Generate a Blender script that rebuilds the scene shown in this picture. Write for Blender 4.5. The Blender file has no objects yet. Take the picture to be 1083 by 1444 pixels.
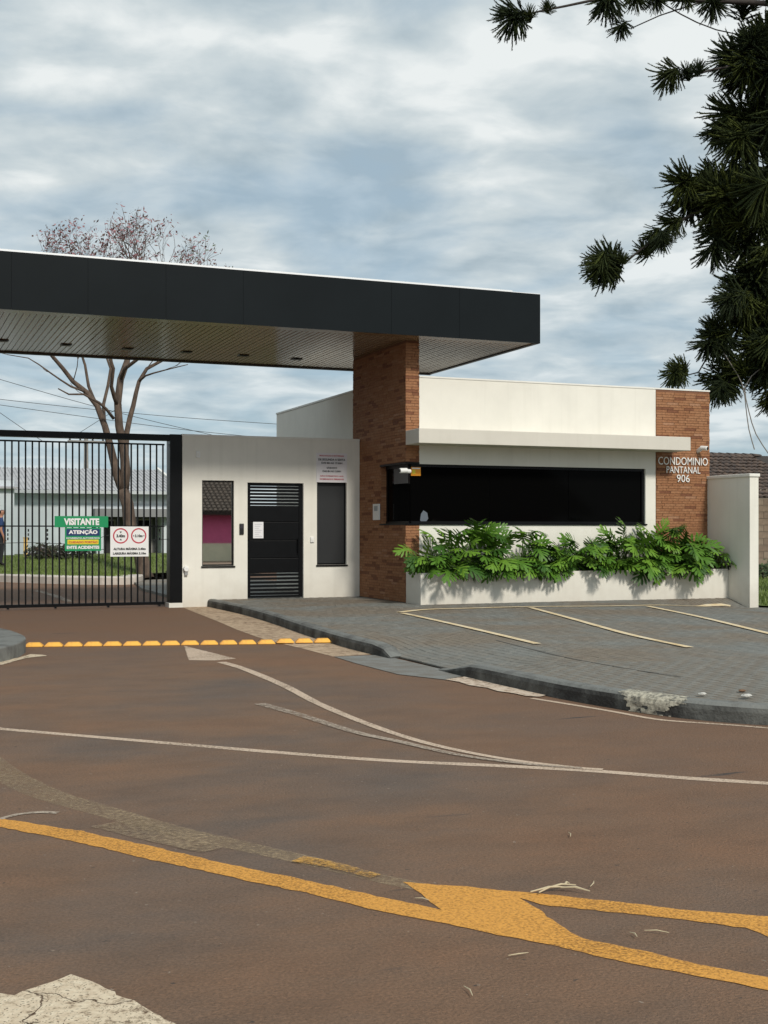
import bpy, bmesh, math, random
from mathutils import Vector, Matrix, Quaternion, geometry, noise
R = math.radians
random.seed(11)
SC = bpy.context.scene
COL = SC.collection

# ------------------------------------------------------------------ camera
# building axes: +X along the guardhouse front, +Y into the lot; eye 1.5 m above the street
FPX, CX, HOR, EYE = 1750.0, 541.5, 748.0, 1.5
TH = math.atan(706 / 1750.0); S, C = math.sin(TH), math.cos(TH)
cam = bpy.data.cameras.new('camera'); camo = bpy.data.objects.new('camera', cam); COL.objects.link(camo)
camo.location = (0, 0, EYE); camo.rotation_euler = (R(90), 0, -TH)
cam.sensor_fit = 'HORIZONTAL'; cam.sensor_width = 36; cam.lens = 36 * FPX / 1083
cam.shift_y = 26 / 1083; cam.clip_end = 2000; cam.clip_start = 0.1
SC.camera = camo

# ------------------------------------------------------------------ light
SUN = Vector((0.12, -1.0, 0.82)).normalized()
sun = bpy.data.lights.new('sun', 'SUN'); suno = bpy.data.objects.new('sun', sun); COL.objects.link(suno)
sun.energy = 2.9; sun.angle = R(8); sun.color = (1.0, 0.94, 0.84)
suno.rotation_euler = (-SUN).to_track_quat('-Z', 'Y').to_euler(); suno.location = (4, -20, 25)

w = bpy.data.worlds.new('World'); SC.world = w; w.use_nodes = True
nt = w.node_tree; N = nt.nodes; LK = nt.links; N.clear()
def nn(t, **kw):
    n = N.new(t)
    for k, v in kw.items(): setattr(n, k, v)
    return n
def mth(op, a, b=None):
    n = nn('ShaderNodeMath', operation=op)
    for i, q in enumerate((a, b)):
        if q is None: continue
        if isinstance(q, (int, float)): n.inputs[i].default_value = q
        else: LK.new(q, n.inputs[i])
    return n.outputs[0]
out = nn('ShaderNodeOutputWorld'); bg = nn('ShaderNodeBackground'); bg.inputs['Strength'].default_value = 0.1
LK.new(bg.outputs[0], out.inputs[0])
sky = nn('ShaderNodeTexSky', sky_type='NISHITA', sun_disc=False, sun_elevation=math.asin(SUN.z), sun_rotation=math.atan2(SUN.x, SUN.y))
tc = nn('ShaderNodeTexCoord'); sp = nn('ShaderNodeSeparateXYZ'); LK.new(tc.outputs['Generated'], sp.inputs[0])
zc = mth('ADD', mth('MAXIMUM', sp.outputs[2], 0.0), 0.13)
cb = nn('ShaderNodeCombineXYZ'); LK.new(mth('DIVIDE', sp.outputs[0], zc), cb.inputs[0]); LK.new(mth('DIVIDE', sp.outputs[1], zc), cb.inputs[1])
mp = nn('ShaderNodeMapping'); LK.new(cb.outputs[0], mp.inputs[0]); mp.inputs['Rotation'].default_value = (0, 0, TH); mp.inputs['Scale'].default_value = (1.1, 1.12, 1); mp.inputs['Location'].default_value = (3.1, 1.7, 0)
n1 = nn('ShaderNodeTexNoise'); n1.inputs['Scale'].default_value = 1.45; n1.inputs['Detail'].default_value = 8; n1.inputs['Roughness'].default_value = 0.50; n1.inputs['Distortion'].default_value = 0.25
LK.new(mp.outputs[0], n1.inputs['Vector'])
n2 = nn('ShaderNodeTexNoise'); n2.inputs['Scale'].default_value = 4.4; n2.inputs['Detail'].default_value = 8; n2.inputs['Roughness'].default_value = 0.52; n2.inputs['Distortion'].default_value = 0.3
LK.new(mp.outputs[0], n2.inputs['Vector'])
f = mth('ADD', mth('MULTIPLY', n1.outputs[0], 0.58), mth('MULTIPLY', n2.outputs[0], 0.42))
rp = nn('ShaderNodeValToRGB'); LK.new(f, rp.inputs[0]); e = rp.color_ramp.elements
e[0].position = 0.40; e[0].color = (0.385, 0.475, 0.53, 1); e[1].position = 0.61; e[1].color = (0.83, 0.87, 0.87, 1)
q = e.new(0.47); q.color = (0.51, 0.595, 0.64, 1)
q = e.new(0.53); q.color = (0.62, 0.69, 0.715, 1)
sc10 = nn('ShaderNodeVectorMath', operation='SCALE'); sc10.inputs['Scale'].default_value = 10.0; LK.new(rp.outputs[0], sc10.inputs[0])
# thin breaks of blue, more of them low down
gap = nn('ShaderNodeMapRange'); LK.new(n1.outputs[0], gap.inputs[0]); gap.inputs[1].default_value = 0.36; gap.inputs[2].default_value = 0.50; gap.inputs[3].default_value = 0.40; gap.inputs[4].default_value = 0.0
low = nn('ShaderNodeMapRange'); LK.new(sp.outputs[2], low.inputs[0]); low.inputs[1].default_value = 0.0; low.inputs[2].default_value = 0.25; low.inputs[3].default_value = 0.30; low.inputs[4].default_value = 0.0
gf = mth('MINIMUM', mth('ADD', gap.outputs[0], low.outputs[0]), 0.62)
mx = nn('ShaderNodeMixRGB'); LK.new(gf, mx.inputs[0]); LK.new(sc10.outputs[0], mx.inputs[1])
blue = nn('ShaderNodeMixRGB', blend_type='MIX'); blue.inputs[0].default_value = 0.55; LK.new(sky.outputs[0], blue.inputs[1]); blue.inputs[2].default_value = (4.1, 6.0, 7.4, 1)
LK.new(blue.outputs[0], mx.inputs[2]); LK.new(mx.outputs[0], bg.inputs['Color'])

SC.view_settings.view_transform = 'Standard'; SC.view_settings.look = 'None'
SC.view_settings.gamma = 1; SC.view_settings.exposure = 0; SC.view_settings.use_curve_mapping = False

# ------------------------------------------------------------------ pixel -> place helpers (survey of the photograph)
def ray(x, y):
    a = (x - CX) / FPX
    return Vector((S + a * C, C - a * S, (HOR - y) / FPX))
def onz(x, y, z=0.0):
    r = ray(x, y); k = (z - EYE) / r.z
    return Vector((r.x * k, r.y * k, z))
def onY(x, y, Y):
    r = ray(x, y); k = Y / r.y
    return Vector((r.x * k, Y, EYE + r.z * k))
def onX(x, y, X):
    r = ray(x, y); k = X / r.x
    return Vector((X, r.y * k, EYE + r.z * k))
def atd(x, y, d):
    r = ray(x, y)
    return Vector((r.x * d, r.y * d, EYE + r.z * d))
def sst(a, b, t):
    t = min(1, max(0, (t - a) / (b - a))); return t * t * (3 - 2 * t)
def pave_z(x, y):
    return 0.14 - 0.17 * sst(12.6, 15.9, x) * sst(20.9, 20.05, y) * sst(13.0, 17.0, y)
def onpave(x, y):
    z = 0.14
    for _ in range(12):
        p = onz(x, y, z); z = 0.5 * z + 0.5 * pave_z(p.x, p.y)
    return onz(x, y, z)

# ------------------------------------------------------------------ materials
MATS = {}
def mat(name, col, rough=0.6, metal=0.0, spec=0.5, var=0.0, vscale=3.0, col2=None, bump=0.0, bscale=40.0, detail=6, stretch=(1, 1, 1), lo=0.35, hi=0.65, extra=None):
    m = bpy.data.materials.new(name); m.use_nodes = True; MATS[name] = m
    t = m.node_tree; b = t.nodes['Principled BSDF']
    b.inputs['Base Color'].default_value = (*col, 1); b.inputs['Roughness'].default_value = rough
    b.inputs['Metallic'].default_value = metal; b.inputs['Specular IOR Level'].default_value = spec
    co = t.nodes.new('ShaderNodeTexCoord'); mpn = t.nodes.new('ShaderNodeMapping'); t.links.new(co.outputs['Object'], mpn.inputs[0]); mpn.inputs['Scale'].default_value = stretch
    if col2 is None and var > 0: col2 = tuple(c * (1 - var) for c in col)
    if col2 is not None:
        nz = t.nodes.new('ShaderNodeTexNoise'); nz.inputs['Scale'].default_value = vscale; nz.inputs['Detail'].default_value = detail; nz.inputs['Roughness'].default_value = 0.6
        t.links.new(mpn.outputs[0], nz.inputs['Vector'])
        r = t.nodes.new('ShaderNodeValToRGB'); r.color_ramp.elements[0].position = lo; r.color_ramp.elements[1].position = hi
        r.color_ramp.elements[0].color = (*col2, 1); r.color_ramp.elements[1].color = (*col, 1)
        t.links.new(nz.outputs[0], r.inputs[0]); t.links.new(r.outputs[0], b.inputs['Base Color'])
    if bump > 0:
        nb = t.nodes.new('ShaderNodeTexNoise'); nb.inputs['Scale'].default_value = bscale; nb.inputs['Detail'].default_value = 5
        t.links.new(mpn.outputs[0], nb.inputs['Vector'])
        bp = t.nodes.new('ShaderNodeBump'); bp.inputs['Strength'].default_value = bump; bp.inputs['Distance'].default_value = 0.02
        t.links.new(nb.outputs[0], bp.inputs['Height']); t.links.new(bp.outputs[0], b.inputs['Normal'])
    return m

def asphalt():
    m = bpy.data.materials.new('asphalt'); m.use_nodes = True; t = m.node_tree; b = t.nodes['Principled BSDF']; nd = t.nodes; lk = t.links
    co = nd.new('ShaderNodeTexCoord')
    def nz(scale, det, st=(1, 1, 1), rot=0, loc=(0, 0, 0), rough=0.6):
        mpn = nd.new('ShaderNodeMapping'); mpn.inputs['Scale'].default_value = st; mpn.inputs['Rotation'].default_value = (0, 0, rot); mpn.inputs['Location'].default_value = loc
        lk.new(co.outputs['Object'], mpn.inputs[0])
        n = nd.new('ShaderNodeTexNoise'); n.inputs['Scale'].default_value = scale; n.inputs['Detail'].default_value = det; n.inputs['Roughness'].default_value = rough
        lk.new(mpn.outputs[0], n.inputs['Vector']); return n.outputs[0]
    def ramp(src, els):
        r = nd.new('ShaderNodeValToRGB'); r.color_ramp.elements[0].position = els[0][0]; r.color_ramp.elements[0].color = (*els[0][1], 1)
        r.color_ramp.elements[1].position = els[-1][0]; r.color_ramp.elements[1].color = (*els[-1][1], 1)
        for p, c in els[1:-1]: e = r.color_ramp.elements.new(p); e.color = (*c, 1)
        lk.new(src, r.inputs[0]); return r.outputs[0]
    def mix(fac, a, c, mode='MIX'):
        x = nd.new('ShaderNodeMixRGB'); x.blend_type = mode
        if isinstance(fac, float): x.inputs[0].default_value = fac
        else: lk.new(fac, x.inputs[0])
        lk.new(a, x.inputs[1])
        if isinstance(c, tuple): x.inputs[2].default_value = (*c, 1)
        else: lk.new(c, x.inputs[2])
        return x.outputs[0]
    def gv(src, a, bb): return ramp(src, [(a, (0, 0, 0)), (bb, (1, 1, 1))])
    # red earth drifted over grey asphalt, swept into bands along the wheel tracks
    big = nz(0.42, 8, (0.8, 1.15, 1), R(33), (4.3, 1.1, 0), 0.65)
    base = ramp(big, [(0.33, (0.130, 0.101, 0.083)), (0.45, (0.164, 0.110, 0.078)), (0.55, (0.188, 0.114, 0.072)), (0.68, (0.205, 0.114, 0.067))])
    mid = nz(2.2, 9, (0.7, 1.2, 1), R(30), rough=0.7)
    base = mix(0.55, base, ramp(mid, [(0.30, (0.62, 0.64, 0.67)), (0.55, (1, 1, 1)), (0.75, (1.2, 1.1, 1.02))]), 'MULTIPLY')
    sx = nd.new('ShaderNodeSeparateXYZ'); lk.new(co.outputs['Object'], sx.inputs[0])
    ge = nd.new('ShaderNodeMapRange'); lk.new(sx.outputs[0], ge.inputs[0]); ge.inputs[1].default_value = 3.3; ge.inputs[2].default_value = 5.4; ge.inputs[3].default_value = 0.0; ge.inputs[4].default_value = 0.55
    ge2 = nd.new('ShaderNodeMapRange'); lk.new(sx.outputs[1], ge2.inputs[0]); ge2.inputs[1].default_value = 12.5; ge2.inputs[2].default_value = 17.5; ge2.inputs[3].default_value = 0.0; ge2.inputs[4].default_value = 0.75
    mxm = nd.new('ShaderNodeMath'); mxm.operation = 'MAXIMUM'; lk.new(ge.outputs[0], mxm.inputs[0]); lk.new(ge2.outputs[0], mxm.inputs[1])
    base = mix(mxm.outputs[0], base, (0.172, 0.098, 0.060))
    fine = nz(70, 5, rough=0.75)
    base = mix(0.5, base, ramp(fine, [(0.32, (0.35, 0.35, 0.35)), (0.5, (1, 1, 1)), (0.70, (1.75, 1.65, 1.55))]), 'MULTIPLY')
    stain = nz(2.3, 3, (0.35, 2.2, 1), R(24), (9, 3, 0), 0.5)
    base = mix(gv(stain, 0.70, 0.76), base, (0.045, 0.042, 0.042))
    grit = nz(24, 2, loc=(2, 8, 1)); base = mix(gv(grit, 0.72, 0.75), base, (0.28, 0.22, 0.17))
    pock = nz(17, 2, (1, 1.6, 1), R(20), (5, 2, 4)); base = mix(gv(pock, 0.71, 0.75), base, (0.055, 0.046, 0.040))
    lk.new(base, b.inputs['Base Color'])
    rr = nd.new('ShaderNodeMapRange'); lk.new(big, rr.inputs[0]); rr.inputs[3].default_value = 0.72; rr.inputs[4].default_value = 0.92; lk.new(rr.outputs[0], b.inputs['Roughness'])
    b.inputs['Specular IOR Level'].default_value = 0.3
    bp = nd.new('ShaderNodeBump'); bp.inputs['Strength'].default_value = 0.8; bp.inputs['Distance'].default_value = 0.015
    bn = nz(85, 4); lk.new(bn, bp.inputs['Height']); lk.new(bp.outputs[0], b.inputs['Normal'])
    return m

def paint(name, col, wear=0.4, col2=None, scale=22, streak=(1, 1, 1), crack=False, soft=0.10):
    """road paint worn away in patches so that the asphalt below shows"""
    m = bpy.data.materials.new(name); m.use_nodes = True; t = m.node_tree; b = t.nodes['Principled BSDF']; nd = t.nodes; lk = t.links
    o = nd['Material Output']
    co = nd.new('ShaderNodeTexCoord'); mpn = nd.new('ShaderNodeMapping'); mpn.inputs['Scale'].default_value = streak; lk.new(co.outputs['Object'], mpn.inputs[0])
    a = nd.new('ShaderNodeTexNoise'); a.inputs['Scale'].default_value = scale; a.inputs['Detail'].default_value = 8; a.inputs['Roughness'].default_value = 0.7; lk.new(mpn.outputs[0], a.inputs['Vector'])
    a2 = nd.new('ShaderNodeTexNoise'); a2.inputs['Scale'].default_value = 1.7; a2.inputs['Detail'].default_value = 3; lk.new(co.outputs['Object'], a2.inputs['Vector'])
    ad = nd.new('ShaderNodeMath'); ad.operation = 'MULTIPLY_ADD'; lk.new(a2.outputs[0], ad.inputs[0]); ad.inputs[1].default_value = 0.45; lk.new(a.outputs[0], ad.inputs[2])
    r = nd.new('ShaderNodeMapRange'); lk.new(ad.outputs[0], r.inputs[0]); mid = 0.45 + 0.55 * wear; r.inputs[1].default_value = mid - soft; r.inputs[2].default_value = mid + soft
    fac = r.outputs[0]
    if crack:
        wn = nd.new('ShaderNodeTexNoise'); wn.inputs['Scale'].default_value = 5; wn.inputs['Detail'].default_value = 5; lk.new(co.outputs['Object'], wn.inputs['Vector'])
        wa = nd.new('ShaderNodeVectorMath'); wa.operation = 'MULTIPLY_ADD'; lk.new(wn.outputs['Color'], wa.inputs[0]); wa.inputs[1].default_value = (.35, .35, .35); lk.new(co.outputs['Object'], wa.inputs[2])
        v = nd.new('ShaderNodeTexVoronoi'); v.feature = 'DISTANCE_TO_EDGE'; v.inputs['Scale'].default_value = 2.3; lk.new(wa.outputs[0], v.inputs['Vector'])
        cr = nd.new('ShaderNodeMapRange'); lk.new(v.outputs[0], cr.inputs[0]); cr.inputs[1].default_value = 0.003; cr.inputs[2].default_value = 0.014
        v2 = nd.new('ShaderNodeTexVoronoi'); v2.inputs['Scale'].default_value = 70; v2.inputs['Randomness'].default_value = 1.0; lk.new(wa.outputs[0], v2.inputs['Vector'])
        pt = nd.new('ShaderNodeMapRange'); lk.new(v2.outputs[0], pt.inputs[0]); pt.inputs[1].default_value = 0.10; pt.inputs[2].default_value = 0.34
        mu = nd.new('ShaderNodeMath'); mu.operation = 'MULTIPLY'; lk.new(cr.outputs[0], mu.inputs[0]); lk.new(pt.outputs[0], mu.inputs[1])
        mu2 = nd.new('ShaderNodeMath'); mu2.operation = 'MULTIPLY'; lk.new(mu.outputs[0], mu2.inputs[0]); lk.new(fac, mu2.inputs[1]); fac = mu2.outputs[0]
    cr2 = nd.new('ShaderNodeValToRGB'); cr2.color_ramp.elements[0].position = 0.35; cr2.color_ramp.elements[1].position = 0.68
    cr2.color_ramp.elements[0].color = (*(col2 or tuple(c * 0.72 for c in col)), 1); cr2.color_ramp.elements[1].color = (*col, 1); lk.new(a.outputs[0], cr2.inputs[0]); lk.new(cr2.outputs[0], b.inputs['Base Color'])
    b.inputs['Roughness'].default_value = 0.75; b.inputs['Specular IOR Level'].default_value = 0.3
    tr = nd.new('ShaderNodeBsdfTransparent'); ms = nd.new('ShaderNodeMixShader'); lk.new(fac, ms.inputs[0]); lk.new(tr.outputs[0], ms.inputs[1]); lk.new(b.outputs[0], ms.inputs[2]); lk.new(ms.outputs[0], o.inputs[0])
    bp = nd.new('ShaderNodeBump'); bp.inputs['Strength'].default_value = 0.4; bp.inputs['Distance'].default_value = 0.01; nb = nd.new('ShaderNodeTexNoise'); nb.inputs['Scale'].default_value = 80; lk.new(co.outputs['Object'], nb.inputs['Vector']); lk.new(nb.outputs[0], bp.inputs['Height']); lk.new(bp.outputs[0], b.inputs['Normal'])
    return m

def wallpaint(name, col, dirt=(0.40, 0.34, 0.27), zb=0.5, amount=0.35):
    """matt masonry paint with faint rain streaks and splashed earth along the foot"""
    m = mat(name, col, 0.75, spec=0.25, col2=tuple(c * 0.93 for c in col), vscale=1.3, bump=0.12, bscale=90)
    t = m.node_tree; nd = t.nodes; lk = t.links; b = nd['Principled BSDF']; src = b.inputs['Base Color'].links[0].from_socket
    co = nd.new('ShaderNodeTexCoord'); mpn = nd.new('ShaderNodeMapping'); mpn.inputs['Scale'].default_value = (5, 5, 0.22); lk.new(co.outputs['Object'], mpn.inputs[0])
    n = nd.new('ShaderNodeTexNoise'); n.inputs['Scale'].default_value = 1.6; n.inputs['Detail'].default_value = 6; lk.new(mpn.outputs[0], n.inputs['Vector'])
    r = nd.new('ShaderNodeMapRange'); lk.new(n.outputs[0], r.inputs[0]); r.inputs[1].default_value = 0.52; r.inputs[2].default_value = 0.80; r.inputs[4].default_value = 0.18
    x = nd.new('ShaderNodeMixRGB'); lk.new(r.outputs[0], x.inputs[0]); lk.new(src, x.inputs[1]); x.inputs[2].default_value = (col[0] * 0.62, col[1] * 0.62, col[2] * 0.58, 1)
    sx = nd.new('ShaderNodeSeparateXYZ'); lk.new(co.outputs['Object'], sx.inputs[0])
    n2 = nd.new('ShaderNodeTexNoise'); n2.inputs['Scale'].default_value = 6; n2.inputs['Detail'].default_value = 6; lk.new(co.outputs['Object'], n2.inputs['Vector'])
    hh = nd.new('ShaderNodeMath'); hh.operation = 'MULTIPLY_ADD'; lk.new(n2.outputs[0], hh.inputs[0]); hh.inputs[1].default_value = -0.45; lk.new(sx.outputs[2], hh.inputs[2])
    r2 = nd.new('ShaderNodeMapRange'); lk.new(hh.outputs[0], r2.inputs[0]); r2.inputs[1].default_value = -0.15; r2.inputs[2].default_value = zb - 0.1; r2.inputs[3].default_value = amount; r2.inputs[4].default_value = 0
    x2 = nd.new('ShaderNodeMixRGB'); lk.new(r2.outputs[0], x2.inputs[0]); lk.new(x.outputs[0], x2.inputs[1]); x2.inputs[2].default_value = (*dirt, 1)
    lk.new(x2.outputs[0], b.inputs['Base Color']); return m

M_ASPH = asphalt()
M_WHITE = wallpaint('white_wall', (0.79, 0.77, 0.70))
M_WHITE2 = mat('white_trim', (0.80, 0.79, 0.74), 0.6, var=0.08, vscale=4)
M_SLAB = wallpaint('slab_white', (0.76, 0.745, 0.68), zb=-5)
M_GROUND = mat('earth', (0.13, 0.085, 0.05), 0.95, var=0.35, vscale=0.4)
M_GRASS = mat('grass_ground', (0.125, 0.165, 0.035), 0.9, col2=(0.080, 0.105, 0.025), vscale=3.0, bump=0.6, bscale=30)
M_BLADE = mat('grass_blade', (0.16, 0.22, 0.045), 0.6, col2=(0.10, 0.15, 0.03), vscale=2)
M_PAVER = [mat('paver_%d' % i, c, 0.8, col2=d, vscale=0.6, bump=0.35, bscale=70, lo=0.42, hi=0.60, spec=0.3) for i, (c, d) in enumerate([((0.176, 0.178, 0.164), (0.178, 0.150, 0.118)), ((0.186, 0.188, 0.174), (0.186, 0.158, 0.124)), ((0.165, 0.166, 0.152), (0.168, 0.140, 0.110))])]
M_JOINT = mat('paver_joint', (0.115, 0.108, 0.096), 0.95, var=0.4, vscale=2)
M_KERB = mat('kerb_scuffed', (0.125, 0.128, 0.118), 0.85, col2=(0.026, 0.025, 0.023), vscale=2.6, bump=0.5, bscale=40, lo=0.40, hi=0.66, detail=9)
M_KERBT = mat('kerb_top', (0.172, 0.176, 0.165), 0.8, col2=(0.085, 0.084, 0.078), vscale=3.2, bump=0.4, bscale=40, lo=0.34, hi=0.52, detail=9)
M_GUT = paint('gutter_concrete', (0.52, 0.40, 0.28), 0.16, (0.36, 0.25, 0.165), scale=9, soft=0.22)
M_GUTG = mat('gutter_grey', (0.20, 0.205, 0.195), 0.85, col2=(0.15, 0.135, 0.115), vscale=3.0, bump=0.4, bscale=45)
M_GUTW = paint('gutter_white', (0.66, 0.57, 0.47), 0.24, (0.42, 0.30, 0.21), scale=16, soft=0.12)
M_BRICK = [mat('brick_%d' % i, c, 0.8, var=0.3, vscale=18, bump=0.5, bscale=60, spec=0.25) for i, c in enumerate([(0.345, 0.165, 0.082), (0.365, 0.180, 0.092), (0.325, 0.150, 0.073), (0.40, 0.215, 0.125), (0.215, 0.090, 0.048)])]
M_MORTAR = mat('mortar', (0.20, 0.092, 0.050), 0.9, var=0.2, vscale=10)
M_BLACK = mat('black_steel', (0.0045, 0.005, 0.006), 0.35, spec=0.2, var=0.3, vscale=6)
M_FASC = mat('fascia_metal', (0.0045, 0.0068, 0.0080), 0.28, spec=0.22, col2=(0.0030, 0.0048, 0.0056), vscale=0.9)
M_FLASH = mat('flashing', (0.82, 0.84, 0.86), 0.45, metal=0.1)
M_PVC = [mat('soffit_%d' % i, c, 0.17, var=0.3, vscale=2.5, stretch=(3, 0.5, 1), spec=0.20) for i, c in enumerate([(0.25, 0.168, 0.100), (0.225, 0.150, 0.088), (0.275, 0.188, 0.115)])]
M_PVCD = mat('soffit_trim', (0.035, 0.028, 0.024), 0.45)
M_GLASS = mat('tinted_glass', (0.002, 0.002, 0.002), 0.06, spec=0.03)
M_MIRROR = mat('mirror_glass', (0.78, 0.77, 0.72), 0.02, metal=1.0)
M_FILM = mat('film_pane', (0.030, 0.032, 0.034), 0.35, spec=0.4)
M_PLAST = mat('white_plastic', (0.78, 0.78, 0.76), 0.4)
M_PLASTB = mat('black_plastic', (0.015, 0.015, 0.016), 0.3)
M_PAPER = mat('paper', (0.78, 0.78, 0.80), 0.7)
M_LETTER = mat('sign_letters', (0.80, 0.80, 0.78), 0.45)
M_GREEN = mat('sign_green', (0.005, 0.27, 0.10), 0.4)
M_NAVY = mat('sign_navy', (0.01, 0.03, 0.13), 0.4)
M_YEL = mat('sign_yellow', (0.75, 0.60, 0.03), 0.4)
M_SWHITE = mat('sign_white', (0.80, 0.80, 0.80), 0.4)
M_RED = mat('sign_red', (0.50, 0.03, 0.06), 0.4)
M_INK = mat('sign_ink', (0.02, 0.02, 0.02), 0.5)
M_ORANGE = mat('sign_orange', (0.85, 0.33, 0.01), 0.4)
M_STUD = mat('stud_yellow', (0.80, 0.42, 0.06), 0.6, col2=(0.48, 0.20, 0.06), vscale=9, lo=0.3, hi=0.55)
M_LEAF = [mat('leaf_%d' % i, c, 0.42, spec=0.32, var=0.3, vscale=6) for i, c in enumerate([(0.080, 0.185, 0.020), (0.135, 0.265, 0.030), (0.040, 0.105, 0.016)])]
M_STEM = mat('leaf_stem', (0.10, 0.17, 0.05), 0.5)
M_SOIL = mat('soil', (0.035, 0.025, 0.018), 0.95, var=0.4, vscale=20)
M_NEED = [mat('needle_%d' % i, c, 0.7, spec=0.12) for i, c in enumerate([(0.034, 0.046, 0.016), (0.056, 0.070, 0.016), (0.022, 0.032, 0.015)])]
M_BARK = mat('bark', (0.135, 0.095, 0.070), 0.9, col2=(0.060, 0.042, 0.032), vscale=9, bump=0.7, bscale=25, stretch=(1, 1, 0.3))
M_BARK2 = mat('pine_bark', (0.055, 0.045, 0.040), 0.9, var=0.4, vscale=9)
M_VINE = mat('vine_bark', (0.22, 0.20, 0.18), 0.9)
M_DRYLEAF = [mat('dry_leaf_%d' % i, c, 0.7) for i, c in enumerate([(0.20, 0.075, 0.085), (0.11, 0.060, 0.045), (0.30, 0.15, 0.16), (0.07, 0.09, 0.03)])]
M_ROOFM = mat('roof_metal', (0.50, 0.50, 0.51), 0.5, metal=0.2, var=0.25, vscale=1.2)
M_HWALL = mat('house_wall', (0.66, 0.72, 0.76), 0.8, var=0.06, vscale=1)
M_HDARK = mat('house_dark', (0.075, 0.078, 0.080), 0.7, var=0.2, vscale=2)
M_TILE = [mat('clay_tile_%d' % i, c, 0.85, col2=d, vscale=6, bump=0.4, bscale=30) for i, (c, d) in enumerate([((0.115, 0.078, 0.060), (0.045, 0.036, 0.032)), ((0.085, 0.060, 0.048), (0.035, 0.030, 0.028)), ((0.14, 0.095, 0.070), (0.06, 0.045, 0.038))])]
M_TILEB = mat('roof_underlay', (0.035, 0.028, 0.024), 0.9)
M_BLOCK = [mat('concrete_block_%d' % i, c, 0.9, var=0.25, vscale=8, bump=0.4, bscale=40) for i, c in enumerate([(0.25, 0.185, 0.135), (0.22, 0.16, 0.118), (0.28, 0.215, 0.16)])]
M_PINK = mat('pink_wall', (0.78, 0.16, 0.34), 0.8, var=0.1)
M_BEIGE = mat('beige_wall', (0.80, 0.74, 0.56), 0.85, var=0.15, vscale=2)
M_SHIRT = mat('blue_shirt', (0.02, 0.045, 0.13), 0.9)
M_PANTS = mat('dark_trousers', (0.018, 0.018, 0.022), 0.9)
M_SKIN = mat('skin', (0.40, 0.20, 0.13), 0.6)
M_HAIR = mat('hair', (0.012, 0.009, 0.008), 0.7)
M_WIRE = mat('cable', (0.05, 0.055, 0.06), 0.7)
M_CONC = mat('concrete', (0.30, 0.29, 0.27), 0.9, var=0.25, vscale=5)
M_CEM = paint('cement_splash', (0.56, 0.52, 0.41), 0.36, (0.30, 0.28, 0.23), scale=16, soft=0.14)
M_STRAW = mat('straw', (0.50, 0.42, 0.28), 0.9)
M_BUSH = mat('purple_foliage', (0.055, 0.035, 0.035), 0.7, col2=(0.03, 0.035, 0.02), vscale=5)
P_WHITE = paint('paint_white', (0.60, 0.48, 0.37), 0.26, (0.46, 0.34, 0.25), scale=50, soft=0.14)
P_WORN = paint('paint_white_worn', (0.44, 0.37, 0.30), 0.42, (0.32, 0.25, 0.19), scale=40, soft=0.16)
P_OLD = paint('paint_yellow_old', (0.36, 0.265, 0.165), 0.55, (0.27, 0.20, 0.13), scale=34, soft=0.22)
P_OR = paint('paint_orange', (0.72, 0.35, 0.065), 0.20, (0.50, 0.235, 0.05), scale=80, soft=0.2)
P_ORW = paint('paint_orange_worn', (0.60, 0.33, 0.07), 0.46, (0.42, 0.22, 0.06), scale=40, soft=0.16)
P_CRACK = paint('paint_white_cracked', (0.70, 0.60, 0.45), 0.18, (0.50, 0.39, 0.27), scale=30, crack=True)
P_PARK = paint('paint_parking', (0.72, 0.64, 0.48), 0.16, (0.68, 0.50, 0.26), scale=5)

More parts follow.
